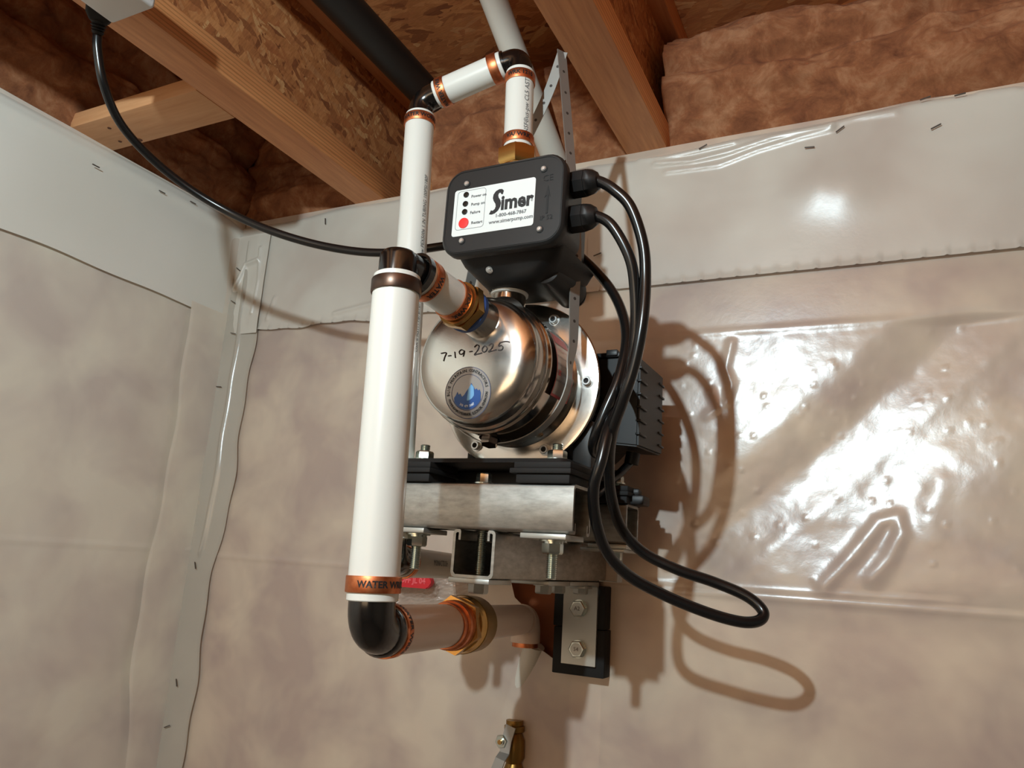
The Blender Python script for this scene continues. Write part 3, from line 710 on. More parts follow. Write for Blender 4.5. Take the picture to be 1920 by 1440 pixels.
# brand word: tall hooked S and bold lower-case letters
p = P(960, 379, y=YF)
S = [(15, 0), (14, 4), (12.3, 3.6), (11, 1.6), (9.2, 2.2), (8.6, 4.4), (9.4, 7), (11.6, 10.2), (12.6, 13.6), (12.0, 17.6), (9.6, 21.6), (6, 24.2), (2.2, 25), (-.8, 24.3), (1.2, 20.2), (3.4, 21.0), (5.6, 19.4), (6.6, 16.6), (6.0, 13.6), (3.6, 10), (2.4, 6.6), (3.0, 2.6), (5.6, -.8), (9.6, -2.4), (13, -2.0)]
SX, SZ = P(922, 362, y=YF).x, P(922, 362, y=YF).z
kx = .00088; bm = B(); prism(bm, [(a*kx*.95, -b*kx*.98) for a, b in S], lambda a, b, d: Vector((SX+a, YF-d, SZ+b)), .0005, .0009); obj('brand_initial', bm, 'ink', lb, smooth=False)
text('brand_word', 'imer', .0190, flat(P(969.5, 377, y=YF).x, yt, P(970, 377.5, y=YF).z), 'ink', lb, bold=.00075, sx=.88)
text('printed_text', '®', .003, flat(P(998, 376, y=YF).x, yt, P(998, 376, y=YF).z), 'ink_grey', lb)
text('printed_text', '1-800-468-7867', .0047, flat(P(958, 400, y=YF).x, yt, P(958, 401, y=YF).z), 'ink_grey', lb, bold=.0001)
text('printed_text', 'www.simerpump.com', .0050, flat(P(958, 411, y=YF).x, yt, P(958, 412, y=YF).z), 'ink_grey', lb, bold=.0001, sx=.97)
q = P(1028, 334, y=YF); text('embossed_mark', 'CE', .0085, flat(q.x, YF-.0004, q.z), 'emboss', cov, bold=-.0001)
q = P(1024, 408, y=YF); text('embossed_mark', 'IP 52', .0060, flat(q.x, YF-.0004, q.z), 'emboss', cov)
a, b = P(1028, 348, y=YF), P(1024, 400, y=YF)
bm = B(); prism(bm, [(0, 0), (-.0028, -.011), (-.0009, -.009), (-.0009, -(a.z-b.z)), (.0009, -(a.z-b.z)), (.0009, -.009), (.0028, -.011)], lambda u, v, d: Vector((a.x+u, YF-d, a.z+v)), -.0005, .0004); obj('embossed_arrow', bm, 'emboss', cov, smooth=False)
for px, py in ((876, 345), (1020, 317), (1012, 430), (866, 452)):
    p = P(px, py, y=YF); bm = B(); lathe(bm, (p.x, YF-.0004, p.z), (0, -1, 0), [(0, .0034), (.0003, .0034)], 20); s = obj('screw_recess', bm, 'emboss', cov)
    bm = B(); lathe(bm, (p.x, YF-.0006, p.z), (0, -1, 0), [(0, .0025), (.0010, .0024), (.0018, .0015), (.0019, 0)], 18); obj('screw', bm, 'screw', cov)
p = P(928, 510, y=.575); bm = B(); lathe(bm, (p.x, .5645, .2582), (0, -.64, -.77), [(0, .0034), (.0010, .0034), (.0012, .0023), (.002, .0021), (.0026, .001)], 20); obj('screw', bm, 'screw', pc)
# cable glands
GL = []
for (py, px) in ((345, 1088), (410, 1085)):
    g = P(px, py, y=.566); c0 = Vector((X1-.0085, .566, g.z)); bm = B()
    lathe(bm, c0, (1, 0, 0), [(0, .0108), (.004, .0108)], 28)
    lathe(bm, c0, (1, 0, 0), [(.0035, .0118), (.0055, .0126), (.0175, .0126), (.0178, .0120)], 8, .2)
    lathe(bm, c0, (1, 0, 0), [(.0172, .0120), (.0185, .0124), (.0235, .0112), (.0285, .0078), (.0292, .0053)], 8, .2)
    obj('cable_gland', bm, 'blk', pc); GL.append(c0+Vector((.027, 0, 0)))
# chrome discharge riser under the controller, with tape
bm = B(); lathe(bm, (-.312, .603, .214), (0, 0, 1), [(0, .0185), (.006, .0165), (.008, .0158), (.033, .0158)], 36)
riser = bm
# ================================================================== PUMP
PXC, PZC, PY0 = -.3175, .1720, .5475
pump = thing('water_pump', 'stainless steel jet pump with black motor bolted to the strut shelf', 'pump', (PXC, .66, .088))
prof = [(0, 0), (.0002, .020), (.0010, .038), (.0024, .046), (.0056, .0530), (.0100, .0572), (.0150, .0584), (.0235, .0588)]
def dome_y(r):
    for (s0_, r0), (s1_, r1) in zip(prof, prof[1:]):
        if r <= r1: return PY0+s0_+(s1_-s0_)*((r-r0)/(r1-r0))
    return PY0+.02
bm = B(); lathe(bm, (PXC, PY0, PZC), (0, 1, 0), prof+[(.0245, .0598), (.0262, .0612), (.0285, .0614), (.0300, .0604), (.0305, .0598)], 96, cap=False)
obj('front_casing', bm, 'steel', pump)
bm = B(); lathe(bm, (PXC, PY0, PZC), (0, 1, 0), [(.0300, .0594), (.0312, .0610), (.0325, .0624), (.0345, .0626), (.0358, .0612), (.0365, .0600), (.040, .0596)], 96, cap=False)
obj('clamp_bead', bm, 'polished', pump)
FX, FZ = -.3180, .1700
bm = B(); n = 96; sec = []
for s, r in [(.038, .0598), (.062, .0598), (.066, .0610), (.094, .0612), (.099, .0625)]:
    t = (s-.038)/.061; cxx = PXC+(FX-PXC)*t; czz = PZC+(FZ-PZC)*t
    sec.append([Vector((cxx+r*math.cos(2*PI*k/n), PY0+s, czz+r*math.sin(2*PI*k/n))) for k in range(n)])
loft(bm, sec); obj('body_shell', bm, 'polished', pump)
bm = B(); lathe(bm, (FX, .6455, FZ), (0, 1, 0), [(0, .0615), (0, .0800), (.0006, .0828), (.0022, .0838), (.0040, .0830), (.0050, .0805), (.0050, .0610)], 96, cap=False)
fl_ = obj('flange', bm, 'steel', pump)
for px, py in ((1038, 604), (1096, 716), (1021, 840), (893, 838), (862, 742), (905, 612)):
    p = P(px, py, y=.6455); v = Vector((p.x-FX, 0, p.z-FZ)); v = v.normalized()*.0725; p = Vector((FX, .6455, FZ))+v
    bm = B(); washer(bm, p, (0, -1, 0), .0056, .0008); lathe(bm, p, (0, -1, 0), [(0, .0042), (.0046, .0042), (.0050, .0038), (.0050, .0026)], 22, cap=False); lathe(bm, p, (0, -1, 0), [(.0049, .0026), (.002, .0024)], 6, cap=False)
    fb = obj('flange_bolt', bm, 'screw', pump)
    bm = B(); lathe(bm, p, (0, -1, 0), [(.0018, .0025), (.0030, .0024)], 6); obj('socket_shade', bm, 'emboss', fb)  # dark disc gives the shade inside the bolt socket as colour
# suction port: flared neck out of the face
bm = B(); nb = inA+d2*(L2-.001)
lathe(bm, nb, -d2, [(-.012, .0330), (-.007, .0275), (-.003, .0228), (.001, .0196), (.005, .0178), (.012, .0170), (.020, .0170), (.0245, .0176)], 44)
obj('suction_port', bm, 'steel', pump)
obj('discharge_port', riser, 'polished', pump)
bm = B(); lathe(bm, (-.312, .603, .2455), (0, 0, 1), [(0, .0160), (.0008, .0178), (.0030, .0180), (.0040, .0162)], 32)
for k in range(7):
    a = random.uniform(2.6, 5.0); p0 = Vector((-.312+.017*math.cos(a), .603+.017*math.sin(a), .248)); pts = [p0]
    for j in range(3): pts.append(pts[-1]+Vector((random.uniform(-.003, .004), random.uniform(-.004, 0), random.uniform(0, .004))))
    ribbon(bm, spline(pts, 4), .0014, .0003, (0, 0, 1))
obj('sealing_tape', bm, 'teflon', pump)
bm = B(); lathe(bm, (-.334, .585, .223), (0, 0, 1), [(0, .006), (.008, .006), (.008, .0045), (.010, .0045)], 8); obj('vent_plug', bm, 'screw', pump)
# drain lug under the body
bm = B(); hexn(bm, (-.325, .610, .1135), (0, -.3, -1), .0085, .010, .1); lathe(bm, (-.325, .610, .1165), (0, -.3, -1), [(0, .010), (.007, .010)], 20); obj('drain_plug', bm, 'dark_steel', pump)
# product label on the side of the body
def side(a, s, dr=.0006): return Vector((PXC+.001+(.0608+dr)*math.cos(a), PY0+s, PZC-.001+(.0612+dr)*math.sin(a)))
def patch(name, a0, a1, s0_, s1_, mt, par, dr=.0006, n=14):
    bm = B(); R1 = [bm.verts.new(side(a0+(a1-a0)*k/n, s0_, dr)) for k in range(n+1)]; R2 = [bm.verts.new(side(a0+(a1-a0)*k/n, s1_, dr)) for k in range(n+1)]
    for k in range(n): bm.faces.new((R1[k], R1[k+1], R2[k+1], R2[k]))
    return obj(name, bm, mt, par)
wl_ = patch('warning_label', -.42, .62, .046, .084, mat('label_silver', rgb(170, 156, 144), .3, .3), pump)
patch('red_band', -.42, .62, .046, .0475, 'warn_red', wl_, .0008); patch('red_band', -.42, .62, .0825, .084, 'warn_red', wl_, .0008)
patch('red_band', .40, .58, .050, .081, 'warn_red', wl_, .0008); patch('red_band', -.42, -.38, .046, .084, 'warn_red', wl_, .0008)
patch('red_band', -.10, -.02, .050, .056, 'warn_red', wl_, .0008)
for k in range(5):
    a0 = .30-.12*k
    me = text_mesh('WARNING ELECTRIC SHOCK' if k == 0 else 'DISCONNECT POWER BEFORE WORK', .0028)
    for v in me.vertices: v.co = side(a0+v.co.y/.06, .066+v.co.x*.8, .001)
    link_mesh('printed_text', me, 'warn_red' if k == 0 else 'ink_grey', wl_, smooth=False)
# handwriting on the face
def on_dome(x, z, lift=.0004):
    r = math.hypot(x-PXC, z-PZC); return Vector((x, dome_y(r)-lift, z))
strokes = [[(505, 765), (540, 761), (530, 790), (523, 815)], [(552, 782), (573, 779)], [(596, 755), (598, 775), (600, 795)], [(655, 750), (640, 742), (625, 755), (632, 772), (652, 764), (658, 748), (656, 768), (650, 786)], [(690, 756), (711, 752)],
           [(722, 726), (738, 711), (752, 720), (742, 748), (722, 775), (738, 771), (752, 768), (772, 762)], [(788, 716), (773, 735), (779, 757), (797, 750), (804, 730), (789, 716)], [(815, 714), (832, 701), (842, 712), (830, 738), (812, 756), (838, 748), (864, 741)],
           [(884, 698), (876, 718), (894, 714), (904, 726), (895, 742), (872, 744)], [(882, 698), (905, 690), (930, 687), (946, 692)]]
bm = B()
for st in strokes:
    pts = [P(680+a/3.43, 440+b/3.43, y=PY0+.001) for a, b in st]; pts = spline(pts, 5)
    ribbon(bm, [on_dome(p.x, p.z, .0005) for p in pts], .00085, .0002, (.6, 0, .8))
for c in bm.verts: pass
obj('handwritten_date', bm, 'ink_brown', pump)
# round contractor sticker
sc = P(878, 736, y=PY0+.002); SCX, SCZ = sc.x, sc.z
def disc(name, poly, mt, par, lift):
    bm = B(); c = bm.verts.new(on_dome(SCX+sum(p[0] for p in poly)/len(poly), SCZ+sum(p[1] for p in poly)/len(poly), lift)); vs = [bm.verts.new(on_dome(SCX+a, SCZ+b, lift)) for a, b in poly]
    for i in range(len(vs)): bm.faces.new((c, vs[i], vs[(i+1) % len(vs)]))
    return obj(name, bm, mt, par)
def circ(r, n=48): return [(r*math.cos(2*PI*k/n), r*math.sin(2*PI*k/n)) for k in range(n)]
RS_ = .0224
bm = B(); NR = 8
rings = [[bm.verts.new(on_dome(SCX+RS_*j/NR*math.cos(2*PI*k/48), SCZ+RS_*j/NR*math.sin(2*PI*k/48), .0003)) for k in range(48)] for j in range(1, NR+1)]; c0 = bm.verts.new(on_dome(SCX, SCZ, .0003))
for k in range(48):
    bm.faces.new((c0, rings[0][k], rings[0][(k+1) % 48]))
    for j in range(NR-1): bm.faces.new((rings[j][k], rings[j][(k+1) % 48], rings[j+1][(k+1) % 48], rings[j+1][k]))
stk = obj('sticker', bm, 'sticker', pump)
for r0, r1, mt in ((.0219, .0224, 'sticker_ring'), (.0153, .0158, 'sticker_ring')):
    bm = B(); n = 64; A_ = [bm.verts.new(on_dome(SCX+r0*math.cos(2*PI*k/n), SCZ+r0*math.sin(2*PI*k/n), .0005)) for k in range(n)]; B_ = [bm.verts.new(on_dome(SCX+r1*math.cos(2*PI*k/n), SCZ+r1*math.sin(2*PI*k/n), .0005)) for k in range(n)]
    for k in range(n): bm.faces.new((A_[k], A_[(k+1) % n], B_[(k+1) % n], B_[k]))
    obj('sticker_ring', bm, mt, stk)
def band_poly(top, mt, nm, lift=.0006, r=.0150):
    xs_ = [t_[0] for t_ in top]; bm = B(); nn = 5; cols = []
    for x_, z_ in top:
        zb = -math.sqrt(max(r*r-x_*x_, 0)); zt_ = min(z_, math.sqrt(max(r*r-x_*x_, 0)))
        cols.append([bm.verts.new(on_dome(SCX+x_, SCZ+zb+(zt_-zb)*k/nn, lift)) for k in range(nn+1)])
    for a_, b_ in zip(cols, cols[1:]):
        for k in range(nn): bm.faces.new((a_[k], a_[k+1], b_[k+1], b_[k]))
    return obj(nm, bm, mt, stk)
band_poly([(-.0128, -.0045), (-.0115, -.003), (-.0098, .0005), (-.0085, -.0022), (-.007, -.001), (-.005, -.004), (-.003, -.0025), (-.001, .0005), (.001, .003), (.002, .0045), (.0035, .0078), (.005, .0055), (.0062, .004), (.0075, .0018), (.009, .0028), (.0105, .001), (.0118, .002), (.0132, -.001)], 'sticker_blue', 'mountain_print')
band_poly([(.0002, -.006), (.001, .0028), (.002, .0044), (.0035, .0077), (.005, .0054), (.0062, .0038), (.0068, -.0015)], 'sticker_lblue', 'peak_print', .0008, .0075)
def ring_text(s, rad, a0, a1, size, out, mt):
    n = len(s)
    for k, ch in enumerate(s):
        if ch == ' ': continue
        a = a0+(a1-a0)*k/(n-1); me = text_mesh(ch, size, bold=size*.01, res=1)
        rot = a-PI/2 if out else a+PI/2
        for v in me.vertices:
            x_, z_ = v.co.x, v.co.y; v.co = on_dome(SCX+rad*math.cos(a)+x_*math.cos(rot)-z_*math.sin(rot), SCZ+rad*math.sin(a)+x_*math.sin(rot)+z_*math.cos(rot), .0007)
        tmp.from_mesh(me); bpy.data.meshes.remove(me)
tmp = B()
ring_text('BLUE MOUNTAIN CONTRACTORS', .0189, math.radians(186), math.radians(14), .0038, True, 'ink')
ring_text('PLUMBING HVAC MECHANICAL ELECTRICAL CONTRACTORS', .0189, math.radians(200), math.radians(358), .0030, False, 'ink')
for f_ in tmp.faces: f_.smooth = False
obj('sticker_print', tmp, 'ink', stk, smooth=False)
tmp = B(); ring_text('303 479 3087', .0122, math.radians(238), math.radians(302), .0030, False, 'white_text'); obj('sticker_print', tmp, 'white_text', stk, smooth=False)

# adapter ring, motor, fan cover, foot
bm = B(); lathe(bm, (FX, .650, FZ), (0, 1, 0), [(0, .074), (.004, .078), (.016, .078), (.020, .066), (.026, .060)], 48); obj('motor_bracket', bm, 'blk', pump)
bm = B(); lathe(bm, (FX, .672, FZ), (0, 1, 0), [(0, .055), (.002, .058), (.100, .058), (.104, .055)], 48)
for k in range(40):
    a = 2*PI*k/40; c_, s_ = math.cos(a), math.sin(a)
    box(bm, 0, 0, 0, 0, 0, 0) if False else None
    t_ = bmesh.new(); bmesh.ops.create_cube(t_, size=1)
    add(bm, t_, Matrix.Translation((FX+.060*c_, .724, FZ+.060*s_)) @ Matrix.Rotation(-a, 4, 'Y') @ Matrix.Diagonal((.009, .090, .0016, 1)))
obj('motor_body', bm, 'blk', pump)
bm = B(); lathe(bm, (FX, .774, FZ), (0, 1, 0), [(0, .064), (.002, .066), (.055, .066), (.062, .060), (.064, .052)], 48); obj('fan_cover', bm, 'blk', pump)
# terminal box
TX0, TX1, TY0, TY1, TZ0, TZ1 = -.272, -.2155, .712, .797, .119, .215
bm = B(); loft(bm, [[Vector((a, TY0, b)) for a, b in ((TX0, TZ0+.006), (TX1, TZ0), (TX1, TZ1-.004), (TX0, TZ1))], [Vector((a, TY1, b)) for a, b in ((TX0, TZ0+.008), (TX1+.001, TZ0+.004), (TX1+.001, TZ1-.004), (TX0, TZ1))]])
bmesh.ops.bevel(bm, geom=bm.edges[:], offset=.002, segments=2, affect='EDGES')
tb = obj('terminal_box', bm, 'blk', pump)
for k in range(6):
    z = TZ0+.012+k*.0135
    for ya, yb in ((TY0-.001, TY0+.022), (TY1-.016, TY1+.003)):
        bm = B(); box(bm, TX1-.003, TX1+.0022, ya, yb, z, z+.0022, .0005); obj('rib', bm, 'blk', tb)
bm = B(); box(bm, TX0+.004, TX1-.004, TY0-.004, TY0+.002, TZ1-.004, TZ1+.001, .001); box(bm, TX0+.022, TX0+.034, TY0-.006, TY0+.004, TZ1-.003, TZ1+.0035, .001); obj('lid_clip', bm, 'cover', tb)
bm = B(); cyl(bm, (TX1-.020, TY0+.05, TZ0+.002), (TX1-.022, TY0+.05, TZ0-.010), .0075, 20); obj('cable_gland', bm, 'blk', tb)
# foot: pedestal and spreading plate
bm = B(); box(bm, -.382, -.284, .640, .745, .0668, .0848, .003)
loft(bm, [[Vector((a, b, .0845)) for a, b in rrect(-.406, -.236, .582, .700, .008)], [Vector((a, b, .0885)) for a, b in rrect(-.404, -.238, .584, .698, .008)]])
loft(bm, [[Vector((a, b, .0885)) for a, b in rrect(-.352, -.262, .655, .790, .006)], [Vector((a, b, .122)) for a, b in rrect(-.342, -.276, .662, .780, .006)]])
box(bm, -.372, -.352, .650, .67, .0885, .135, .003); box(bm, -.262, -.242, .655, .675, .0885, .135, .003)
obj('foot', bm, 'blk', pump)

# ================================================================== STRUT FRAME
def channel(poly_dir):
    w_, t_, lip, ret = .0206, .0026, .0075, .0090
    # outline of an open channel, opening towards +v, centred on u, v from 0 to .0413
    H = .0405
    o = [(-w_, .004), (-w_+.0012, .0012), (-w_+.004, 0), (w_-.004, 0), (w_-.0012, .0012), (w_, .004), (w_, H-.003), (w_-.0012, H-.0008), (w_-.003, H), (w_-lip+.001, H), (w_-lip, H-.0015), (w_-lip, H-ret),
         (w_-lip+t_*.8, H-ret), (w_-lip+t_*.8, H-t_), (w_-t_-.001, H-t_), (w_-t_, H-t_-.001), (w_-t_, t_+.002), (w_-t_-.002, t_)]
    return o+[(-a, b) for a, b in o[::-1]][:12]+[(-(w_-t_), H-t_-.001)] if False else o+[(-(w_-t_-.002), t_), (-(w_-t_), t_+.002), (-(w_-t_), H-t_-.001), (-(w_-t_-.001), H-t_), (-(w_-lip+t_*.8), H-t_), (-(w_-lip+t_*.8), H-ret), (-(w_-lip), H-ret), (-(w_-lip), H-.0015), (-(w_-lip+.001), H), (-(w_-.003), H), (-(w_-.0012), H-.0008), (-w_, H-.003)]
CH = channel(0)
bm = B(); prism(bm, CH, lambda u, v, d: Vector((d, .6006+u, .0665-v)), -.424, -.2285)
s1 = obj('strut_channel', bm, 'galv'); tag(s1, 'galvanised strut channel crossing under the pump, nearest the camera', 'strut')
bm = B(); prism(bm, CH, lambda u, v, d: Vector((d, .7690+u, .0665-v)), -.424, -.2365)
s2 = obj('strut_channel', bm, 'galv'); tag(s2, 'galvanised cross strut under the motor, its open end just right of the cables', 'strut')
bm = B(); prism(bm, CH, lambda u, v, d: Vector((-.3185+u, d, -.0145+v)), .5805, .868)
s3 = obj('strut_channel', bm, 'galv'); tag(s3, 'lower strut channel with open end facing out, reaching back to the wall', 'strut')
# rubber pads
for k, (xa, xb, yc, lab) in enumerate(((-.412, -.3655, .6006, 'black rubber pad under the left front foot of the pump'), (-.284, -.2300, .6006, 'black rubber pad at the right end of the front strut'),
                           (-.412, -.3655, .7690, 'black rubber pad on the left of the rear strut, behind the white pipe'), (-.284, -.2340, .7690, 'black rubber pad on the right end of the rear strut'))):
    t = thing('rubber_pad', lab, 'rubber pad', ((xa+xb)/2, yc, .0665))
    bm = B(); box(bm, xa+.003, xb-.002, yc-.023, yc+.026, .0667, .0745, .001); obj('lower_layer', bm, 'rubber', t)
    bm = B(); box(bm, xa-.002, xb, yc-.026, yc+.028, .0745, .0790, .0008); obj('middle_layer', bm, 'rubber', t)
    bm = B(); box(bm, xa+.001, xb-.001, yc-.024, yc+.026, .0790, .0846, .001); obj('upper_layer', bm, 'rubber', t)
# through bolts
def through_bolt(x, y, label, ztop=.1035, zbot=-.011, top=True, plate=True):
    t = thing('mounting_bolt', label, 'bolt', (x, y, zbot)); R_b = .0048
    bm = B(); thread(bm, (x, y, zbot), (x, y, ztop), R_b); obj('threaded_rod', bm, 'zinc', t)
    bm = B(); washer(bm, (x, y, .0886), (0, 0, 1), .0105); hexn(bm, (x, y, .0900), (0, 0, 1), .0086, .0075, .45); obj('nut', bm, 'zinc', t)
    bm = B(); box(bm, x-.0205, x+.0205, y-.0225, y+.019, .0212, .0255, .0006); obj('square_washer', bm, 'zinc_cut', t)
    bm = B(); washer(bm, (x, y, .0198), (0, 0, 1), .0120); lathe(bm, (x, y, .0182), (0, 0, 1), [(0, .009), (.0016, .009)], 24); obj('washer', bm, 'zinc', t)
    bm = B(); hexn(bm, (x, y, .0182), (0, 0, -1), .0093, .0085, .45); obj('nut', bm, 'zinc', t)
through_bolt(-.3890, .6006, 'zinc threaded bolt through the left front pad, beside the large white pipe')
through_bolt(-.2535, .6006, 'zinc threaded bolt hanging under the right end of the front strut')
through_bolt(-.2560, .7690, 'zinc bolt through the rear strut, mostly behind the cables', .1030, .004)
# centre bolt through front strut and lower strut
t = thing('mounting_bolt', 'zinc bolt in the centre of the front strut running through the open lower strut', 'bolt', (-.3215, .6006, -.03))
bm = B(); thread(bm, (-.3215, .6006, -.012), (-.3215, .6006, .072), .0044); obj('threaded_rod', bm, 'zinc', t)
bm = B(); washer(bm, (-.3215, .5906+.006, .0667), (0, 0, 1), .0095); hexn(bm, (-.3215, .5966, .0681), (0, 0, 1), .0070, .0085, .5); obj('bolt_head', bm, 'zinc', t)
bm = B(); hexn(bm, (-.3215, .6006, -.0185), (0, 0, -1), .0088, .009, .5); obj('nut', bm, 'zinc_cut', t)
# plates under the lower strut
def plate(x0, x1, y0, y1, lab, nuts):
    t = thing('strut_plate', lab, 'plate', ((x0+x1)/2, (y0+y1)/2, -.0188))
    bm = B(); box(bm, x0, x1, y0, y1, -.0188, -.0146, .0006); obj('plate', bm, 'zinc_cut', t)
    for nx, ny in nuts:
        bm = B(); washer(bm, (nx, ny, -.0190), (0, 0, -1), .0105, .0012); hexn(bm, (nx, ny, -.0202), (0, 0, -1), .0086, .0080, .5); obj('bolt_head', bm, 'zinc_cut', t)
plate(-.3400, -.3005, .5790, .6230, 'flat zinc plate under the open front end of the lower strut', [])
plate(-.3390, -.2975, .7000, .7560, 'flat zinc plate midway under the lower strut', [(-.318, .735)])
plate(-.3390, -.2975, .7570, .8100, 'flat zinc plate under the lower strut next to the wall bracket', [(-.322, .782)])
# rear strut side plate with rod
t = thing('strut_clip', 'thin zinc clip and plate hanging below the right end of the rear strut', 'clip', (-.25, .77, 0))
bm = B(); box(bm, -.285, -.238, .748, .790, .0180, .0212, .0005); obj('plate', bm, 'zinc_cut', t)
bm = B(); ribbon(bm, [Vector((-.2555, .79, .019)), Vector((-.2555, .79, -.012)), Vector((-.275, .79, -.012))], .016, .0012, (0, 1, 0)); obj('clip', bm, 'strap', t)
bm = B(); box(bm, -.250, -.222, .758, .782, .0665, .0765, .002); box(bm, -.243, -.229, .765, .775, .0765, .084, .002); o = obj('end_clamp', bm, 'blk', t)

# wall bracket
wb = thing('wall_bracket', 'zinc angle bracket bolted to the stud on black rubber blocks', 'bracket', (-.319, .86, -.118))
bm = B(); pl = [(.8450, -.1065), (.8490, -.1065), (.8490, -.0146), (.806, -.0146), (.806, -.0186), (.8425, -.0186), (.8450, -.021)]
prism(bm, pl, lambda u, v, d: Vector((d, u, v)), -.3395, -.2985); bmesh.ops.bevel(bm, geom=bm.edges[:], offset=.0005, segments=1, affect='EDGES'); obj('angle_plate', bm, 'zinc_cut', wb)
for (px, py) in ((1085, 1141), (1083, 1217)):
    p = P(px, py, y=.843); bm = B(); lathe(bm, (p.x, .8452, p.z), (0, -1, 0), [(0, .0098), (.0012, .0098)], 28); hexn(bm, (p.x, .844, p.z), (0, -1, 0), .0098, .0062, .1)
    s = obj('lag_bolt', bm, 'zinc', wb)
    bm = B(); lathe(bm, (p.x, .8378, p.z), (0, -1, 0), [(0, .0068), (.0002, .0068)], 20); o = obj('head_face', bm, 'zinc_cut', s)
    text('head_mark', 'A2' if py < 1200 else 'S4', .0062, lambda a, b: Vector((p.x+a, .8373, p.z+b)), 'staple', s)
bm = B(); box(bm, -.3195, -.3015, .8100, .8350, -.0225, -.0190, .0008); hexn(bm, (-.3105, .822, -.0225), (0, 0, -1), .0085, .006, .5); obj('bolt_head', bm, 'zinc_cut', wb)
for z0, z1, dx in ((-.0665, -.0190, .0), (-.1180, -.0670, .0012)):
    bm = B(); box(bm, -.3530+dx, -.2905+dx, .8492, .8700, z0, z1, .0012); obj('rubber_block', bm, 'rubber', wb)

# ================================================================== STRAP
t = thing('hanger_strap', 'perforated steel hanger strap looped from the I-joist down around the pump', 'strap', P(1057, 95, y=.63))
rt = [P(1053, 96, y=.63), P(1062, 200, y=.626), P(1070, 300, y=.625), P(1078, 400, y=.622), P(1081, 480, y=.620), P(1077, 560, y=.618), P(1075, 640, y=.616)]
arc = [Vector((PXC+.0668*math.cos(a), .614, PZC-.001+.0650*math.sin(a))) for a in [math.radians(d) for d in (8, -10, -30, -50, -70, -90, -110, -130, -150, -170, -188)]]
lt = [P(882, 530, y=.628), P(900, 440, y=.632), P(950, 330, y=.636), P(1000, 235, y=.636), P(1030, 170, y=.634), P(1055, 98, y=.632)]
pts = spline(rt+arc+lt, 8); bm = B(); n = len(pts); sd = []
for i in range(n):
    f_ = i/n; k1 = min(1, max(0, (f_-.22)/.10)); k2 = min(1, max(0, (f_-.74)/.10))
    sd.append((Vector((.55, 1, 0)).lerp(Vector((0, 1, 0)), k1)).lerp(Vector((.8, .12, -.6)), k2))
ribbon(bm, pts, .0115, .0010, sd); st_ = obj('strap_band', bm, 'strap', t)
acc = 0; holes_done = 0; hb_m = mat('strap_hole', rgb(60, 50, 44), .6)
for i in range(1, n-1):
    acc += (pts[i]-pts[i-1]).length
    if acc > .0185 and (pts[i].z > .18):
        acc = 0; T_ = (pts[i+1]-pts[i-1]).normalized(); s_ = (sd[i]-T_*sd[i].dot(T_)).normalized(); nn = T_.cross(s_)
        bm = B(); lathe(bm, pts[i]-nn*.0007, nn, [(0, .0016), (.0014, .0016)], 10); obj('strap_hole', bm, hb_m, st_)


# ================================================================== CABLES
def cable(name, label, pts, r=.0049, par=None):
    bm = B(); tube(bm, spline(pts, 10), r, 18)
    if par: return obj(name, bm, 'cable', par)
    return tag(obj(name, bm, 'cable'), label, 'cable')
g1, g2 = GL
motor = [g1-Vector((.008, 0, 0)), g1+Vector((.001, 0, 0)), P(1150, 355, y=.567), P(1182, 388, y=.571), P(1205, 455, y=.577), P(1210, 520, y=.58), P(1205, 600, y=.578), P(1190, 680, y=.58), P(1168, 750, y=.585), P(1148, 810, y=.60),
         P(1142, 870, y=.625), P(1146, 930, y=.645), P(1165, 990, y=.665), P(1205, 1035, y=.68), P(1270, 1068, y=.69), P(1340, 1092, y=.70), P(1400, 1118, y=.705), P(1430, 1145, y=.705), P(1424, 1163, y=.70), P(1390, 1166, y=.69),
         P(1330, 1150, y=.68), P(1250, 1118, y=.665), P(1180, 1080, y=.645), P(1138, 1035, y=.625), P(1117, 975, y=.605), P(1113, 915, y=.592), P(1128, 860, y=.59), P(1142, 800, y=.60), P(1160, 750, y=.63), P(1172, 725, y=.67), Vector((-.236, .705, .190)), Vector((-.240, .716, .186))]
cable('motor_cable', 'black cable from the upper gland hanging in a long loop out to the right', motor)
pw = thing('power_cord', 'black power cord draped from the ceiling plug and behind the controller', 'cable', P(182, 60, y=.41))
cord = [P(183, 58, y=.41), P(183, 95, y=.415), P(195, 160, y=.43), P(225, 230, y=.46), P(280, 293, y=.50), P(350, 350, y=.54), P(430, 398, y=.575), P(520, 437, y=.60), P(620, 464, y=.625), P(720, 474, y=.640), P(835, 461, y=.655), P(960, 440, y=.662), P(1050, 455, y=.662), P(1095, 487, y=.66),
        P(1140, 535, y=.65), P(1166, 585, y=.64), P(1174, 640, y=.625), P(1160, 710, y=.612), P(1135, 770, y=.607), P(1118, 812, y=.608), P(1112, 838, y=.618), P(1120, 850, y=.632), P(1138, 828, y=.636), P(1160, 770, y=.622), P(1180, 700, y=.597), P(1191, 620, y=.588), P(1190, 540, y=.580), P(1180, 482, y=.573), P(1148, 424, y=.567), g2+Vector((.001, 0, 0)), g2-Vector((.008, 0, 0))]
cable('cord', None, cord, .0047, pw)
p0 = P(183, 62, y=.41); dr = (P(190, 5, y=.40)-p0).normalized()
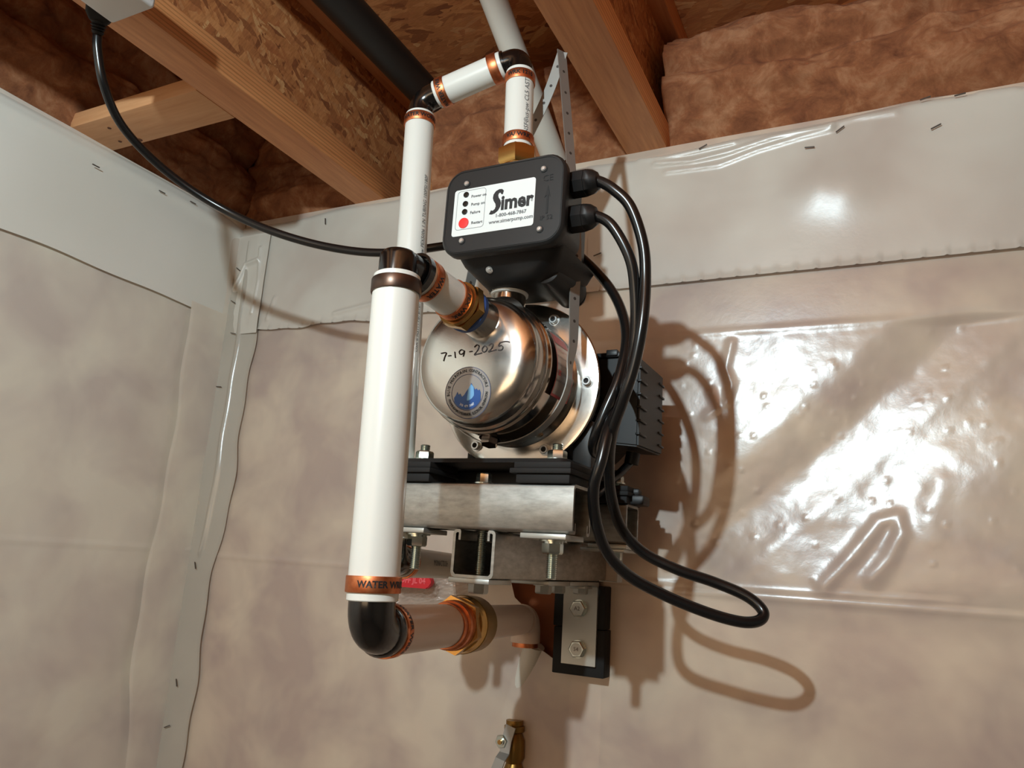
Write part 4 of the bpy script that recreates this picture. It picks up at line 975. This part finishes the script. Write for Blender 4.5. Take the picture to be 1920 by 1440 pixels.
bm = B(); lathe(bm, p0, dr, [(-.001, .0052), (.002, .0062), (.0025, .0050), (.0045, .0070), (.005, .0054), (.0075, .0080), (.008, .006), (.011, .0088), (.012, .0085)], 24)
obj('strain_relief', bm, 'rubber', pw)
bm = B(); u_, v_, a_ = frame(dr)
loft(bm, [[p0+a_*s+u_*x_*k1+v_*z_*k1 for x_, z_ in rrect(-.0125, .0125, -.010, .010, .004, 3)] for s, k1 in ((.011, .70), (.018, 1.0), (.052, 1.1), (.054, 1.0))]); obj('plug', bm, 'rubber', pw)
# short cable under the terminal box
cable('lead_cable', 'short black cable dropping from beneath the motor terminal box', [Vector((TX1-.022, TY0+.05, TZ0-.008)), P(1186, 862, y=.765), P(1165, 885, y=.75), P(1140, 905, y=.73), P(1120, 925, y=.70), P(1108, 930, y=.66)], .0044)
# white receptacle box by the plug
zb = P(232, 35, y=.40).z; xa = P(208, 42, y=.40).x
t = thing('receptacle_box', 'white plastic outlet adapter at the top left edge beside the plug', 'electrical box', (xa+.03, .38, zb))
bm = B(); box(bm, xa, xa+.062, .330, .402, zb, zb+.045, .0035, 3); obj('housing', bm, 'white_box', t)
bm = B(); box(bm, xa+.0615, xa+.064, .338, .394, zb+.005, zb+.04, .001); obj('side_plate', bm, 'white_box', t)
bm = B(); box(bm, xa-.002, xa+.001, .338, .394, zb+.006, zb+.04, .001); obj('side_plate', bm, 'white_box', t)


# ------------------------------------------------------------------ repeats share a group
for o in list(COL.objects):
    if o.parent is None:
        n_ = o.name.split('.')[0]
        g = {'rubber_pad': 'rubber pads between the pump feet and the struts', 'mounting_bolt': 'zinc bolts of the pump shelf', 'strut_channel': 'strut channels of the pump shelf',
             'strut_plate': 'zinc plates under the lower strut', 'floor_joist': 'timber I-joists overhead', 'insulation_batt': 'fibreglass batts above the wall tops',
             'header_sheet': 'doubled header sheets along the wall tops', 'plastic_sheet': 'vapour-barrier wall sheets', 'corner_sheet': 'overlap strips at the wall corner', 'ball_valve': 'ball valves near the suction line'}.get(n_)
        if g: o['group'] = g
